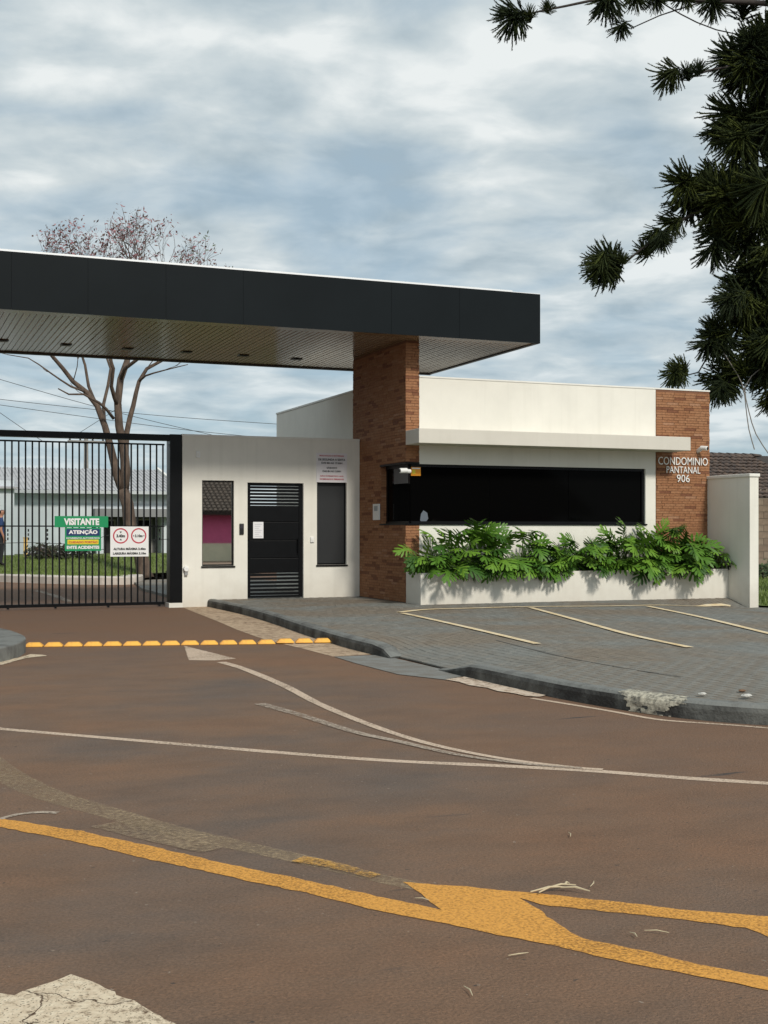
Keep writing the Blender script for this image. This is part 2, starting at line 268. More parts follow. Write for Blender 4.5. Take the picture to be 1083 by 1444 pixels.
# ------------------------------------------------------------------ mesh helpers
class MB:
    def __init__(self): self.v = []; self.f = []; self.m = []
    def box(self, a, b, m=0):
        x0, y0, z0 = a; x1, y1, z1 = b; n = len(self.v)
        self.v += [(x0, y0, z0), (x1, y0, z0), (x1, y1, z0), (x0, y1, z0), (x0, y0, z1), (x1, y0, z1), (x1, y1, z1), (x0, y1, z1)]
        self.f += [(n, n+3, n+2, n+1), (n+4, n+5, n+6, n+7), (n, n+1, n+5, n+4), (n+1, n+2, n+6, n+5), (n+2, n+3, n+7, n+6), (n+3, n, n+4, n+7)]; self.m += [m] * 6; return self
    def obox(self, c, ax, ay, az, m=0):
        c, ax, ay, az = map(Vector, (c, ax, ay, az)); n = len(self.v)
        for k in (-1, 1):
            for i, j in ((-1, -1), (1, -1), (1, 1), (-1, 1)): self.v.append(tuple(c + ax * i + ay * j + az * k))
        self.f += [(n, n+3, n+2, n+1), (n+4, n+5, n+6, n+7), (n, n+1, n+5, n+4), (n+1, n+2, n+6, n+5), (n+2, n+3, n+7, n+6), (n+3, n, n+4, n+7)]; self.m += [m] * 6; return self
    def tube(self, pts, rad, n=8, m=0, cap=True):
        pts = [Vector(p) for p in pts]; b0 = len(self.v); up = None
        if not isinstance(rad, (list, tuple)): rad = [rad] * len(pts)
        for i, p in enumerate(pts):
            d = (pts[min(i+1, len(pts)-1)] - pts[max(i-1, 0)]); d = d.normalized() if d.length > 1e-9 else Vector((0, 0, 1))
            if up is None: up = d.orthogonal().normalized()
            up = (up - d * up.dot(d)); up = up.normalized() if up.length > 1e-6 else d.orthogonal().normalized()
            s = d.cross(up)
            for k in range(n):
                a = 2 * math.pi * k / n; self.v.append(tuple(p + (up * math.cos(a) + s * math.sin(a)) * rad[i]))
        for i in range(len(pts) - 1):
            for k in range(n):
                a = b0 + i * n + k; b = b0 + i * n + (k + 1) % n; self.f.append((a, b, b + n, a + n)); self.m.append(m)
        if cap:
            self.f.append(tuple(b0 + k for k in range(n))[::-1]); self.m.append(m)
            e0 = b0 + (len(pts) - 1) * n; self.f.append(tuple(e0 + k for k in range(n))); self.m.append(m)
        return self
    def poly(self, pts, m=0):
        pts = [Vector(p) for p in pts]; n = len(self.v); self.v += [tuple(p) for p in pts]
        for t in geometry.tessellate_polygon([[Vector((p.x, p.y, 0)) for p in pts]]):
            a, b, c = (pts[i] for i in t)
            if (b - a).cross(c - a).z < 0: t = t[::-1]
            self.f.append(tuple(n + i for i in t)); self.m.append(m)
        return self
    def prism(self, pts, z0, z1, m=0):
        """vertical prism over a ground outline"""
        P = [Vector((p[0], p[1], 0)) for p in pts]
        area = sum(P[i].x * P[(i+1) % len(P)].y - P[(i+1) % len(P)].x * P[i].y for i in range(len(P)))
        if area < 0: P = P[::-1]
        n = len(self.v); k = len(P)
        self.v += [(p.x, p.y, z0) for p in P] + [(p.x, p.y, z1) for p in P]
        for i in range(k): self.f.append((n+i, n+(i+1) % k, n+k+(i+1) % k, n+k+i)); self.m.append(m)
        for t in geometry.tessellate_polygon([P]):
            if (P[t[1]] - P[t[0]]).cross(P[t[2]] - P[t[0]]).z < 0: t = t[::-1]
            self.f.append(tuple(n+k+i for i in t)); self.f.append(tuple(n+i for i in t[::-1])); self.m += [m, m]
        return self
    def quad(self, a, b, c, d, m=0):
        n = len(self.v); self.v += [tuple(a), tuple(b), tuple(c), tuple(d)]; self.f.append((n, n+1, n+2, n+3)); self.m.append(m); return self
    def tri(self, a, b, c, m=0):
        n = len(self.v); self.v += [tuple(a), tuple(b), tuple(c)]; self.f.append((n, n+1, n+2)); self.m.append(m); return self
    def mesh(self, name, mats, smooth=False):
        me = bpy.data.meshes.new(name); me.from_pydata(self.v, [], self.f)
        for q in (mats if isinstance(mats, (list, tuple)) else [mats]): me.materials.append(q)
        me.polygons.foreach_set('material_index', self.m)
        if smooth: me.polygons.foreach_set('use_smooth', [True] * len(me.polygons))
        me.update(); return me
    def build(self, name, mats, parent=None, smooth=False, bevel=0.0):
        return link(name, self.mesh(name, mats, smooth), parent, bevel=bevel)
def link(name, me, parent=None, loc=None, rot=None, scale=None, bevel=0.0):
    o = bpy.data.objects.new(name, me); COL.objects.link(o)
    if loc is not None: o.location = loc
    if rot is not None: o.rotation_euler = rot
    if scale is not None: o.scale = scale if isinstance(scale, (tuple, list, Vector)) else (scale,) * 3
    if parent is not None:
        o.parent = parent; r = parent
        off = Vector((0, 0, 0))
        while r is not None: off += Vector(BASE.get(r.name, (0, 0, 0))); r = None
        o.matrix_parent_inverse = Matrix.Translation(-off)
    if bevel > 0:
        b = o.modifiers.new('bevel', 'BEVEL'); b.width = bevel; b.segments = 2; b.limit_method = 'ANGLE'
    return o
BASE = {}
def tag(o, label, cat, group=None):
    o['label'] = label; o['category'] = cat
    if group: o['group'] = group
    return o
def thing(name, loc, label, cat, group=None):
    o = bpy.data.objects.new(name, None); COL.objects.link(o); o.location = loc; o.empty_display_size = 0.2
    BASE[o.name] = tuple(loc); return tag(o, label, cat, group)
def struct(o): o['kind'] = 'structure'; return o
def stuff(o): o['kind'] = 'stuff'; return o
DG = None
def text_mesh(s, w=None, h=None, depth=0.004, bold=0.0, shear=0.0):
    """flat lettering standing in the XZ plane, centred on the origin, facing -Y"""
    c = bpy.data.curves.new('lettering', 'FONT'); c.body = s; c.size = 1; c.extrude = 0.02; c.align_x = 'CENTER'; c.offset = bold; c.shear = shear; c.resolution_u = 3
    o = bpy.data.objects.new('lettering', c); COL.objects.link(o)
    dg = bpy.context.evaluated_depsgraph_get(); me = bpy.data.meshes.new_from_object(o.evaluated_get(dg)); bpy.data.objects.remove(o); bpy.data.curves.remove(c)
    xs = [v.co.x for v in me.vertices]; ys = [v.co.y for v in me.vertices]; x0, x1, y0, y1 = min(xs), max(xs), min(ys), max(ys)
    sx = (w / (x1 - x0)) if w else None; sy = (h / (y1 - y0)) if h else None; sx = sx or sy; sy = sy or sx
    for v in me.vertices: v.co = Vector(((v.co.x - (x0+x1)/2) * sx, -v.co.z / 0.04 * depth, (v.co.y - (y0+y1)/2) * sy))
    me.update(); return me
def text(s, loc, m, parent, w=None, h=None, name='lettering', **kw):
    me = text_mesh(s, w, h, **kw); me.materials.clear(); me.materials.append(m)
    return link(name, me, parent, loc)
def rounded(pts, step=0.3):
    """resample a polyline with Catmull-Rom"""
    P = [Vector(p) for p in pts]; out = []
    for i in range(len(P) - 1):
        a, b, c, d = P[max(i-1, 0)], P[i], P[i+1], P[min(i+2, len(P)-1)]
        n = max(1, int((c - b).length / step))
        for k in range(n):
            t = k / n; out.append(0.5 * ((2*b) + (c-a)*t + (2*a-5*b+4*c-d)*t*t + (3*b-a-3*c+d)*t**3))
    out.append(P[-1]); return out
def inside(p, poly):
    c = False; n = len(poly); x, y = p
    for i in range(n):
        x0, y0 = poly[i][:2]; x1, y1 = poly[(i+1) % n][:2]
        if (y0 > y) != (y1 > y) and x < (x1-x0) * (y-y0) / (y1-y0) + x0: c = not c
    return c

# ================================================================== SETTING
g = struct(MB().quad((-220, -200, -0.06), (260, -200, -0.06), (260, 320, -0.06), (-220, 320, -0.06)).build('ground', M_GROUND))
street = struct(MB().quad((-70, -9, 0), (70, -9, 0), (70, 8, 0), (-70, 8, 0)).quad((-6, 8, 0), (14, 8, 0), (14, 46, 0), (-6, 46, 0)).quad((-70, 8, 0), (-6, 8, 0), (-6, 12, 0), (-70, 12, 0)).build('street', M_ASPH))

# ---- road markings
def band(pts, w0, w1=None, z=0.004, step=0.05):
    """strip of paint along pixels traced on the road; w in metres"""
    P = rounded([onz(*p[:2]) for p in pts], step); m = MB(); n = len(P); L, Rr = [], []
    for i, p in enumerate(P):
        d = (P[min(i+1, n-1)] - P[max(i-1, 0)]).normalized(); s = Vector((-d.y, d.x, 0)); t = i / (n-1); w = w0 + ((w1 or w0) - w0) * t
        w *= 1 + 0.10 * noise.noise(p * 2.3) + 0.10 * noise.noise(p * 21)
        L.append(p + s * w / 2 + Vector((0, 0, z))); Rr.append(p - s * w / 2 + Vector((0, 0, z)))
    m.v = [tuple(q) for q in L + Rr]
    for i in range(n - 1): m.f.append((i, n + i, n + i + 1, i + 1)); m.m.append(0)
    return m
def ppoly(pts, z, rough=0.006):
    P = [onz(*p) for p in pts]; Q = []; rn = random.Random(len(pts))
    for a, b in zip(P, P[1:] + P[:1]):
        n = max(1, int((b - a).length / 0.035))
        for k in range(n):
            q = a.lerp(b, k / n); w_ = 0.0 if k == 0 else rough
            Q.append(q + Vector((noise.noise(q * 9) * w_ * 2 + rn.gauss(0, w_ * .5), noise.noise(q * 9 + Vector((7, 3, 1))) * w_ * 2 + rn.gauss(0, w_ * .5), z)))
    return MB().poly(Q)
band([(-400, 995), (-40, 1024), (0, 1028), (200, 1045), (400, 1062), (550, 1073), (700, 1080), (830, 1087), (960, 1097), (1083, 1105), (1200, 1114), (1500, 1136), (2000, 1170)], 0.085, 0.095, 0.002).build('lane_line', P_WHITE, street)
band([(312, 934), (345, 944), (400, 967), (450, 993), (520, 1022), (600, 1048), (700, 1069), (800, 1082), (850, 1086)], 0.11, 0.06, 0.0045).build('arrow_shaft', P_WHITE, street)
ppoly([(260, 911), (333, 929), (303, 931.5), (266, 931)], 0.002).build('arrow_head', P_WHITE, street)
band([(366, 993), (420, 1008), (500, 1033), (560, 1046), (650, 1066), (750, 1079), (820, 1084)], 0.11, 0.05, 0.0065).build('lane_line', P_WORN, street)
band([(-60, 1050), (0, 1087), (60, 1118), (150, 1145), (230, 1168), (330, 1191), (430, 1213), (540, 1240), (600, 1252)], 0.26, 0.10, 0.0015).build('lane_line', P_OLD, street)
band([(165, 1160), (220, 1178), (300, 1200)], 0.30, 0.12, 0.005).build('lane_line', P_OLD, street)
band([(420, 1213), (470, 1222), (530, 1238)], 0.10, 0.07, 0.008).build('lane_line', P_ORW, street)
band([(0, 1156), (25, 1149), (60, 1146), (82, 1147)], 0.035, 0.05, 0.004).build('lane_line', P_WORN, street)
up = [(568, 1244.5), (640, 1250), (742, 1259), (850, 1270), (967, 1284), (1083, 1293), (1160, 1302), (1160, 1350), (1083, 1322), (1051, 1309), (980, 1300), (892, 1290), (820, 1283), (762, 1276), (732, 1267), (762, 1284), (792, 1307), (822, 1324), (892, 1339), (970, 1357), (1041, 1371.5), (1083, 1379), (1160, 1396), (1500, 1470), (1500, 1492), (1160, 1415), (1083, 1397.5), (967, 1374), (852, 1351.6), (782, 1334), (692, 1317), (623, 1302), (543, 1287), (440, 1262), (320, 1236), (200, 1210), (100, 1186), (0, 1167), (-60, 1156), (-400, 1095), (-400, 1081), (-60, 1141), (0, 1154), (100, 1170), (200, 1191), (320, 1219), (440, 1244), (543, 1267), (600, 1279), (623, 1284)]
ppoly(up, 0.003).build('merge_arrow', P_OR, street)
ppoly([(-40, 1420), (0, 1403), (20, 1406), (60, 1391), (100, 1376), (140, 1391), (180, 1411), (243, 1444), (330, 1490), (480, 1590), (250, 1570), (120, 1700), (-40, 1680), (20, 1540), (-160, 1470)], 0.006).build('arrow_head', P_CRACK, street)
band([(750, 985), (800, 993), (860, 1003), (921, 1014), (961, 1018), (1020, 1022), (1083, 1027), (1150, 1034)], 0.06, 0.06, 0.003).build('edge_line', P_WHITE, street)

# ---- gutter strips along the kerb
K1 = [(5.90, 24.0), (5.93, 21.5), (5.80, 19.1), (5.60, 16.9), (5.48, 15.0), (5.47, 13.97), (5.48, 13.4)]
K2 = [(5.50, 12.1), (5.51, 11.1), (5.54, 10.4), (5.58, 9.7), (5.67, 9.12), (5.81, 8.54), (6.05, 8.05), (6.45, 7.62), (7.1, 7.25), (8.2, 6.95), (10, 6.75), (14, 6.6), (24, 6.5)]
gl = [(5.40, 23.85), (5.30, 22.6), (5.12, 20.1), (4.95, 18.2), (4.85, 16.4), (4.93, 14.9), (4.95, 13.9)]
struct(MB().poly([Vector((x, y, 0.003)) for x, y in gl] + [Vector((x + 0.05, y, 0.003)) for x, y in K1[::-1] if y > 13.8]).build('gutter', M_GUT))
struct(MB().poly([Vector(p + (0.006,)) for p in [(4.95, 13.85), (4.93, 13.0), (4.96, 11.9), (5.22, 11.3), (5.58, 11.55), (5.58, 12.2), (5.55, 13.4), (5.53, 13.85)]]).build('gutter', M_GUTG))
struct(MB().poly([Vector(p + (0.009,)) for p in [(5.22, 11.30), (5.26, 11.05), (5.24, 10.8), (5.31, 10.55), (5.29, 10.3), (5.36, 10.1), (5.37, 9.92), (5.46, 9.80), (5.52, 9.84), (5.60, 9.9), (5.62, 11.5)]]).build('gutter', M_GUTW))

# ---- kerb (rounded top, painted grey) and paved forecourt
def sweep(path, prof, name, mats, ends=True, hz=None):
    P = rounded([Vector((x, y, 0)) for x, y in path], 0.25); m = MB(); n = len(P); k = len(prof)
    for i, p in enumerate(P):
        d = (P[min(i+1, n-1)] - P[max(i-1, 0)]).normalized(); s = Vector((-d.y, d.x, 0)); z = hz(i / (n-1), p) if hz else 1.0
        for a, b in prof: m.v.append(tuple(p + s * a + Vector((0, 0, -0.05 + (b + 0.05) * z + 0.004 * noise.noise(p * 3)))))
    for i in range(n - 1):
        for j in range(k - 1): m.f.append((i*k+j, (i+1)*k+j, (i+1)*k+j+1, i*k+j+1)); m.m.append(1 if 2 <= j and k > 6 else 0)
    m.f.append(tuple(range(k))); m.f.append(tuple((n-1)*k + j for j in range(k))[::-1]); m.m += [0, 0]
    return struct(m.build(name, mats, smooth=False))
KP = [(0.0, -0.05), (0.0, 0.09), (0.012, 0.125), (0.04, 0.148), (0.08, 0.155), (0.14, 0.152), (0.17, 0.144), (0.17, -0.05)]
sweep(K1, KP, 'kerb', [M_KERB, M_KERBT], hz=lambda t, p: 1.0 if p.y > 13.75 else 0.35 + 0.65 * sst(13.35, 13.75, p.y))
sweep(K2, KP, 'kerb', [M_KERB, M_KERBT], hz=lambda t, p: 1.0 if p.y < 11.3 else 0.35 + 0.65 * sst(12.1, 11.2, p.y))
k1s = [(x + 0.14, y) for x, y in K1]; k2s = [(x + (0.14 if y > 8 else 0.08), y + (0.0 if y > 8 else 0.12)) for x, y in K2]
FORE = k1s + [(5.62, 12.75)] + k2s + [(24, 12), (19, 16.5), (16.15, 20.2), (15.95, 21.3), (9.3, 21.3), (9.3, 23.95), (6.1, 23.95)]
def pz(x, y): # dropped kerb at the crossing
    return pave_z(x, y) - 0.11 * sst(7.0, 5.62, x) * sst(10.6, 12.0, y) * sst(14.9, 13.3, y)
base = MB(); st = 0.2; nx0, ny0 = int(5.3/st), int(6.4/st)
for i in range(nx0, int(24/st)):
    for j in range(ny0, int(24.2/st)):
        if inside(((i+.5)*st, (j+.5)*st), FORE):
            q = [(a*st, b*st) for a, b in ((i, j), (i+1, j), (i+1, j+1), (i, j+1))]; base.quad(*[(x, y, pz(x, y) - 0.009) for x, y in q])
pav = struct(base.build('pavement', M_JOINT))
pl, pw, jt = 0.2, 0.1, 0.006
pcell = []
for i in range(int(5.3/pw), int(24/pw)):
    for j in range(int(6.4/pl), int(24.4/pl)):
        x, y = (i+.5)*pw, (j + (0.5 if i % 2 else 0.0) + 0.25) * pl
        if inside((x, y), FORE) and not (x > 9.35 and y > 21.2) and math.hypot(x, y) < 27: pcell.append((x*S + y*C, x, y))
pcell.sort()
def paver_mesh(mi):
    m = MB(); h = 0.5; a, b, t = pw/2 - jt/2, pl/2 - jt/2, 0.005
    n = 0; m.v = [(-a, -b, -0.02), (a, -b, -0.02), (a, b, -0.02), (-a, b, -0.02), (-a, -b, -t), (a, -b, -t), (a, b, -t), (-a, b, -t), (-a+t, -b+t, 0), (a-t, -b+t, 0), (a-t, b-t, 0), (-a+t, b-t, 0)]
    for r in (0, 4):
        for k in range(4): m.f.append((r+k, r+(k+1) % 4, r+4+(k+1) % 4, r+4+k))
    m.f.append((8, 9, 10, 11)); m.m = [0] * len(m.f); return m
pm = [paver_mesh(i).mesh('paver', M_PAVER[i]) for i in range(3)]
rest = MB(); pr = random.Random(5); proto = paver_mesh(0)
def pvis(x, y):
    a, d = x*C - y*S, x*S + y*C
    return abs(FPX * a / d) < 541
near = [c for c in pcell if pvis(c[1], c[2])][:300]; ns = set(near)
for c in pcell:
    d, x, y = c; z = pz(x, y) + pr.uniform(-0.002, 0.002); tx, ty = pr.gauss(0, 0.004), pr.gauss(0, 0.004); mi = pr.choice((0, 0, 0, 1, 1, 2))
    gx = (pz(x+.05, y) - pz(x-.05, y)) / .1; gy = (pz(x, y+.05) - pz(x, y-.05)) / .1
    if c in ns:
        link('paver', pm[mi], pav, (x, y, z), (gy + tx, -gx + ty, pr.gauss(0, 0.01)))
    else:
        n = len(rest.v); rest.v += [(x + vx, y + vy, z + vz + vx * (gx - ty) + vy * (gy + tx)) for vx, vy, vz in proto.v]
        rest.f += [tuple(n + k for k in fc) for fc in proto.f]; rest.m += [mi] * len(proto.f)
stuff(rest.build('paver_field', M_PAVER, pav))
def pband(pts, w, m, dz=0.009):
    P = rounded([onpave(*p) for p in pts], 0.2); mb = MB(); n = len(P); L, Q = [], []
    for i, p in enumerate(P):
        d = (P[min(i+1, n-1)] - P[max(i-1, 0)]).normalized(); s = Vector((-d.y, d.x, 0)); ww = w * (1 + 0.12 * noise.noise(p * 3))
        for lst, sg in ((L, 0.5), (Q, -0.5)):
            q = p + s * ww * sg; lst.append((q.x, q.y, pz(q.x, q.y) + dz))
    mb.v = L + Q
    for i in range(n-1): mb.f.append((i, n+i, n+i+1, i+1)); mb.m.append(0)
    return mb.build('parking_line', m, pav)
pband([(564, 864), (600, 860), (670, 858), (745, 856), (911, 854), (1000, 854), (1030, 854.5)], 0.15, P_PARK)
pband([(568, 865.5), (610, 874.5), (678, 890), (758, 909)], 0.10, P_PARK, 0.013)
pband([(748, 857.5), (802, 872), (885, 895), (973, 914)], 0.10, P_PARK, 0.013)
pband([(913, 855.5), (988, 871), (1083, 894), (1200, 922)], 0.10, P_PARK, 0.013)
pband([(700, 903), (760, 918), (850, 937), (960, 955)], 0.02, M_JOINT, 0.004)

# ---- inside the gate: lawn bank, kerb, footway
def bank_z(x, y):
    d = x*S + y*C; return 0.2 + 0.42 * sst(36.0, 40.0, d)
lf = [onz(-120, 817), onz(0, 820), onz(92, 823), onz(171, 824)]
lb = Vector((lf[3].x + 2.5, 37.6, 0)); lawn_out = [(p.x, p.y) for p in lf] + [(lf[3].x + 0.7, lf[3].y + 1.6), (9.5, 37.5), (13, 42), (13, 49), (-12, 49), (-12, lf[0].y)]
lm = MB(); st = 0.3
for i in range(int(-12/st), int(13/st)):
    for j in range(int(30/st), int(49/st)):
        if inside(((i+.5)*st, (j+.5)*st), lawn_out): lm.quad(*[(a*st, b*st, bank_z(a*st, b*st)) for a, b in ((i, j), (i+1, j), (i+1, j+1), (i, j+1))])
lawn = struct(lm.build('lawn', M_GRASS))
kr = [(p.x, p.y) for p in lf] + [(lf[3].x + 0.6, lf[3].y + 1.5)]
o = sweep(kr, [(-0.30, -0.05), (-0.30, 0.19), (-0.27, 0.22), (0.40, 0.22), (0.40, -0.05)], 'kerb', M_GUTW)
o.data.materials[0] = mat('kerb_white', (0.62, 0.56, 0.50), 0.85, var=0.3, vscale=2)
struct(MB().prism([(onz(243, 851).x + .3, 24.6), onz(200, 833)[:2], (lf[3].x + 0.35, lf[3].y - 0.1), (lf[3].x + 1.0, lf[3].y + 1.4), (9.5, 37.4), (10.5, 34), (9.0, 24.6)], -0.03, 0.06).build('footway', M_PAVER[1]))
band([(50, 833), (70, 838), (100, 849)], 0.16, 0.16, 0.006).build('arrow_shaft', P_WORN, street)
gr = MB(); rg = random.Random(3)
for _ in range(26000):
    x, y = rg.uniform(-1, 11), rg.uniform(33, 42)
    if not inside((x, y), lawn_out): continue
    z = bank_z(x, y); a = rg.uniform(0, 6.28); h = rg.uniform(0.04, 0.10); dx, dy = math.cos(a)*0.012, math.sin(a)*0.012
    gr.tri((x-dx, y-dy, z), (x+dx, y+dy, z), (x + rg.gauss(0, .03), y + rg.gauss(0, .03), z + h))
t = stuff(gr.build('grass', M_BLADE)); tag(t, 'short green grass on the bank behind the gate', 'grass')
# right-hand lawn beside the end wall
struct(MB().poly([Vector((16.16, 20.0, 0.01)), Vector((19, 16.6, 0.01)), Vector((24, 12.1, 0.01)), Vector((60, 12, 0.01)), Vector((60, 60, 0.01)), Vector((16.16, 60, 0.01))]).build('lawn', M_GRASS))
gr = MB()
for _ in range(16000):
    y = rg.uniform(16.8, 31); x = 16.2 + rg.uniform(0, 10)
    if y < 20.1 - (x - 16.16) * 1.05: continue
    a = rg.uniform(0, 6.28); h = rg.uniform(0.05, 0.16); dx, dy = math.cos(a)*0.012, math.sin(a)*0.012
    gr.tri((x-dx, y-dy, 0.01), (x+dx, y+dy, 0.01), (x + rg.gauss(0, .04), y + rg.gauss(0, .04), 0.01 + h))
t = stuff(gr.build('grass', M_BLADE)); tag(t, 'green grass beside the white end wall and block wall', 'grass')

# ---- traffic island at the lane's left edge
isl = thing('traffic_island', (1.0, 17, 0), 'grey painted kerbed traffic island beside the yellow studs', 'traffic island')
ip = rounded([Vector(p + (0,)) for p in [(0.2, 14.2), (0.9, 14.35), (1.35, 14.9), (1.62, 15.8), (1.64, 16.6), (1.50, 17.6), (1.15, 18.5), (0.6, 19.0), (0.2, 19.1)]], 0.2)
MB().prism([(p.x, p.y) for p in ip] + [(-1.5, 19.1), (-1.5, 14.2)], -0.03, 0.17).build('kerb', M_KERBT, isl, bevel=0.03)
ipi = [(p.x - 0.55, p.y - (0.3 if p.y > 17.5 else 0)) for p in ip if 14.8 < p.y < 18.8]
MB().prism(ipi + [(-1.3, 18.3), (-1.3, 14.9)], 0.10, 0.182).build('grass_bed', M_GRASS, isl)
gb = MB()
for _ in range(2500):
    x, y = rg.uniform(-1, 1.05), rg.uniform(15.0, 18.6)
    if not inside((x, y), ipi + [(-1.3, 18.3), (-1.3, 14.9)]): continue
    a = rg.uniform(0, 6.28); h = rg.uniform(0.08, 0.3); dx, dy = math.cos(a)*0.012, math.sin(a)*0.012
    gb.tri((x-dx, y-dy, 0.18), (x+dx, y+dy, 0.18), (x + rg.gauss(0, .08), y + rg.gauss(0, .08), 0.18 + h))
stuff(gb.build('grass_tuft', M_BLADE, isl))
ppoly([(0, 933), (8, 932), (14, 929), (24, 928.5), (33, 926), (43, 923), (60, 924), (66, 925.5), (50, 927), (36, 929), (20, 933), (4, 938), (-10, 938)], 0.006).build('paint_spill', P_CRACK, street)

# ---- yellow lane studs
sm = MB(); a, b, h = 0.115, 0.075, 0.055
sm.v = [(-a, -b, 0), (a, -b, 0), (a, b, 0), (-a, b, 0), (-a, -b, .012), (a, -b, .012), (a, b, .012), (-a, b, .012), (-a*.62, -b*.55, h), (a*.62, -b*.55, h), (a*.62, b*.55, h), (-a*.62, b*.55, h)]
for r in (0, 4):
    for k in range(4): sm.f.append((r+k, r+(k+1) % 4, r+4+(k+1) % 4, r+4+k))
sm.f += [(8, 9, 10, 11), (3, 2, 1, 0)]; sm.m = [0] * len(sm.f); smesh = sm.mesh('lane_stud', M_STUD)
s0, s1 = onz(48, 912), onz(455, 907)
for i in range(16):
    p = s0.lerp(s1, i / 15); p.z = 0.012 if i > 12 else 0.001
    o = link('lane_stud', smesh, None, p, (0, 0, math.atan2(s1.y - s0.y, s1.x - s0.x) + random.gauss(0, .02)), bevel=0.008)
    tag(o, 'yellow raised traffic stud in the row across the entrance lane', 'traffic stud', 'yellow studs across the lane')

# ================================================================== GUARDHOUSE
XC, XI, YF, YB, YE = 9.10, 9.38, 21.47, 24.30, 29.72
ZT, ZS = 4.39, 5.06
PW = 23.90
WZ0, WZ1 = 1.63, 2.755
XR = 15.98
gh = thing('guardhouse', (12.5, 23, 0.14), 'white flat-roofed guardhouse with long black window band and brick end panel', 'guardhouse')
fw = MB()
fw.box((XI, YF, 2.755), (14.655, YF + 0.2, ZT)); fw.box((XI, YF, 0.0), (14.655, YF + 0.2, WZ0)); fw.box((14.41, YF, WZ0), (14.655, YF + 0.2, WZ1))
fw.build('front_wall', M_WHITE, gh)
MB().box((XC, YB, 0), (XC + 0.2, YE, ZT - .003)).build('side_wall', M_WHITE, gh)
MB().box((XR - 0.2, YF + 0.2, 0), (XR - 0.003, YE, ZT - .003)).build('side_wall', M_WHITE, gh)
MB().box((XC + 0.2, YE - 0.2, 0), (XR - 0.2, YE - .003, ZT - .003)).build('rear_wall', M_WHITE, gh)
MB().box((XI + 0.1, YF + 0.2, 3.9), (XR - 0.2, YE - 0.2, 4.05)).build('roof', M_CONC, gh)
cp = MB(); cp.box((XI, YF - 0.012, ZT), (XR + 0.01, YF + 0.22, ZT + 0.03)); cp.box((XC - 0.015, YB, ZT + .002), (XC + 0.22, YE + 0.015, ZT + 0.04)); cp.box((XR - 0.22, YF + 0.22, ZT), (XR + 0.012, YE, ZT + 0.03)); cp.box((XC + .22, YE - .2, ZT), (XR - .22, YE + .012, ZT + .03))
cp.build('parapet_cap', M_WHITE2, gh)
MB().box((XC - 0.001, 20.84, 3.105), (15.06, YF - 0.002, 3.375)).build('awning_slab', M_SLAB, gh, bevel=0.008)
# window band: black sheet for room's darkness behind tinted glass, wraps the pier's corner
XG, YG = 9.235, 21.56
MB().box((XG + 0.02, YG + 0.02, WZ0 + .03), (14.38, YG + 0.04, WZ1 - .03)).build('dark_room_sheet', M_INK, gh)
win = MB().box((XG, YG - 0.04, WZ0), (14.409, YG + 0.03, WZ0 + 0.045)).box((XG, YG - 0.04, WZ1 - 0.05), (14.409, YG + 0.03, WZ1)).box((14.355, YG - 0.04, WZ0 + .045), (14.409, YG + 0.03, WZ1 - .05)).build('window', M_BLACK, gh)
xs = [XG, 10.9, 12.65, 14.355]
for a, b in zip(xs, xs[1:]): MB().box((a + 0.008, YG - 0.008, WZ0 + .045), (b - 0.008, YG + 0.004, WZ1 - .05)).build('pane', M_GLASS, win)
MB().box((XI, YF - 0.03, WZ0 - 0.022), (14.44, YF + 0.12, WZ0 + 0.004)).build('window_sill', M_BLACK, win)
sw = MB().box((XG - 0.03, YG + .03, WZ0), (XG + 0.03, 22.72, WZ0 + 0.045)).box((XG - 0.03, YG + .03, WZ1 - 0.05), (XG + 0.03, 22.72, WZ1)).box((XG - .02, 22.66, WZ0 + .045), (XG + .02, 22.72, WZ1 - .05)).build('side_window', M_BLACK, gh)
MB().box((XG - 0.006, YG + .004, WZ0 + .045), (XG + 0.006, 22.10, WZ1 - .05)).build('pane', M_GLASS, sw)
MB().box((XG - 0.004, 22.115, WZ0 + .045), (XG + 0.006, 22.66, WZ1 - .05)).build('pane', M_GLASS, sw)
# notices stuck inside the glass
nb_ = MB().box((XG - 0.012, onX(555, 670, XG).y - 0.75, onX(566, 682, XG).z), (XG - 0.008, onX(555, 670, XG).y - 0.05, onX(566, 660, XG).z)).build('window_notice', mat('grey_notice', (0.10, 0.10, 0.105), .6), gh)
on = onY(586, 665, YG)
orn = MB().box((on.x - .10, YG - 0.016, on.z - .08), (on.x + .10, YG - 0.011, on.z + .085)).build('window_notice', M_ORANGE, gh)
MB().box((on.x - .075, YG - 0.020, on.z - .045), (on.x - .01, YG - 0.017, on.z + .035)).build('print', M_YEL, orn)
MB().box((on.x - .085, YG - 0.020, on.z + .05), (on.x + .085, YG - 0.017, on.z + .072)).build('print', M_SWHITE, orn)
pp = onY(598, 727, YG)
MB().prism([(pp.x - .09, 0), (pp.x - .07, .12), (pp.x - .02, .19), (pp.x + .06, .14), (pp.x + .08, .03), (pp.x + .03, -.03), (pp.x - .06, -.03)], 0, 0.003).build('window_notice', mat('pale_notice', (.10, .12, .15), .6), gh).matrix_parent_inverse = Matrix.Translation((0, 0, 0))
q = [o for o in COL.objects if o.name.startswith('window_notice')][-1]
q.matrix_parent_inverse = Matrix.Translation(-Vector(BASE['guardhouse'])) @ Matrix.Translation((0, YG - 0.012, pp.z - 0.09)) @ Matrix.Rotation(R(90), 4, 'X')

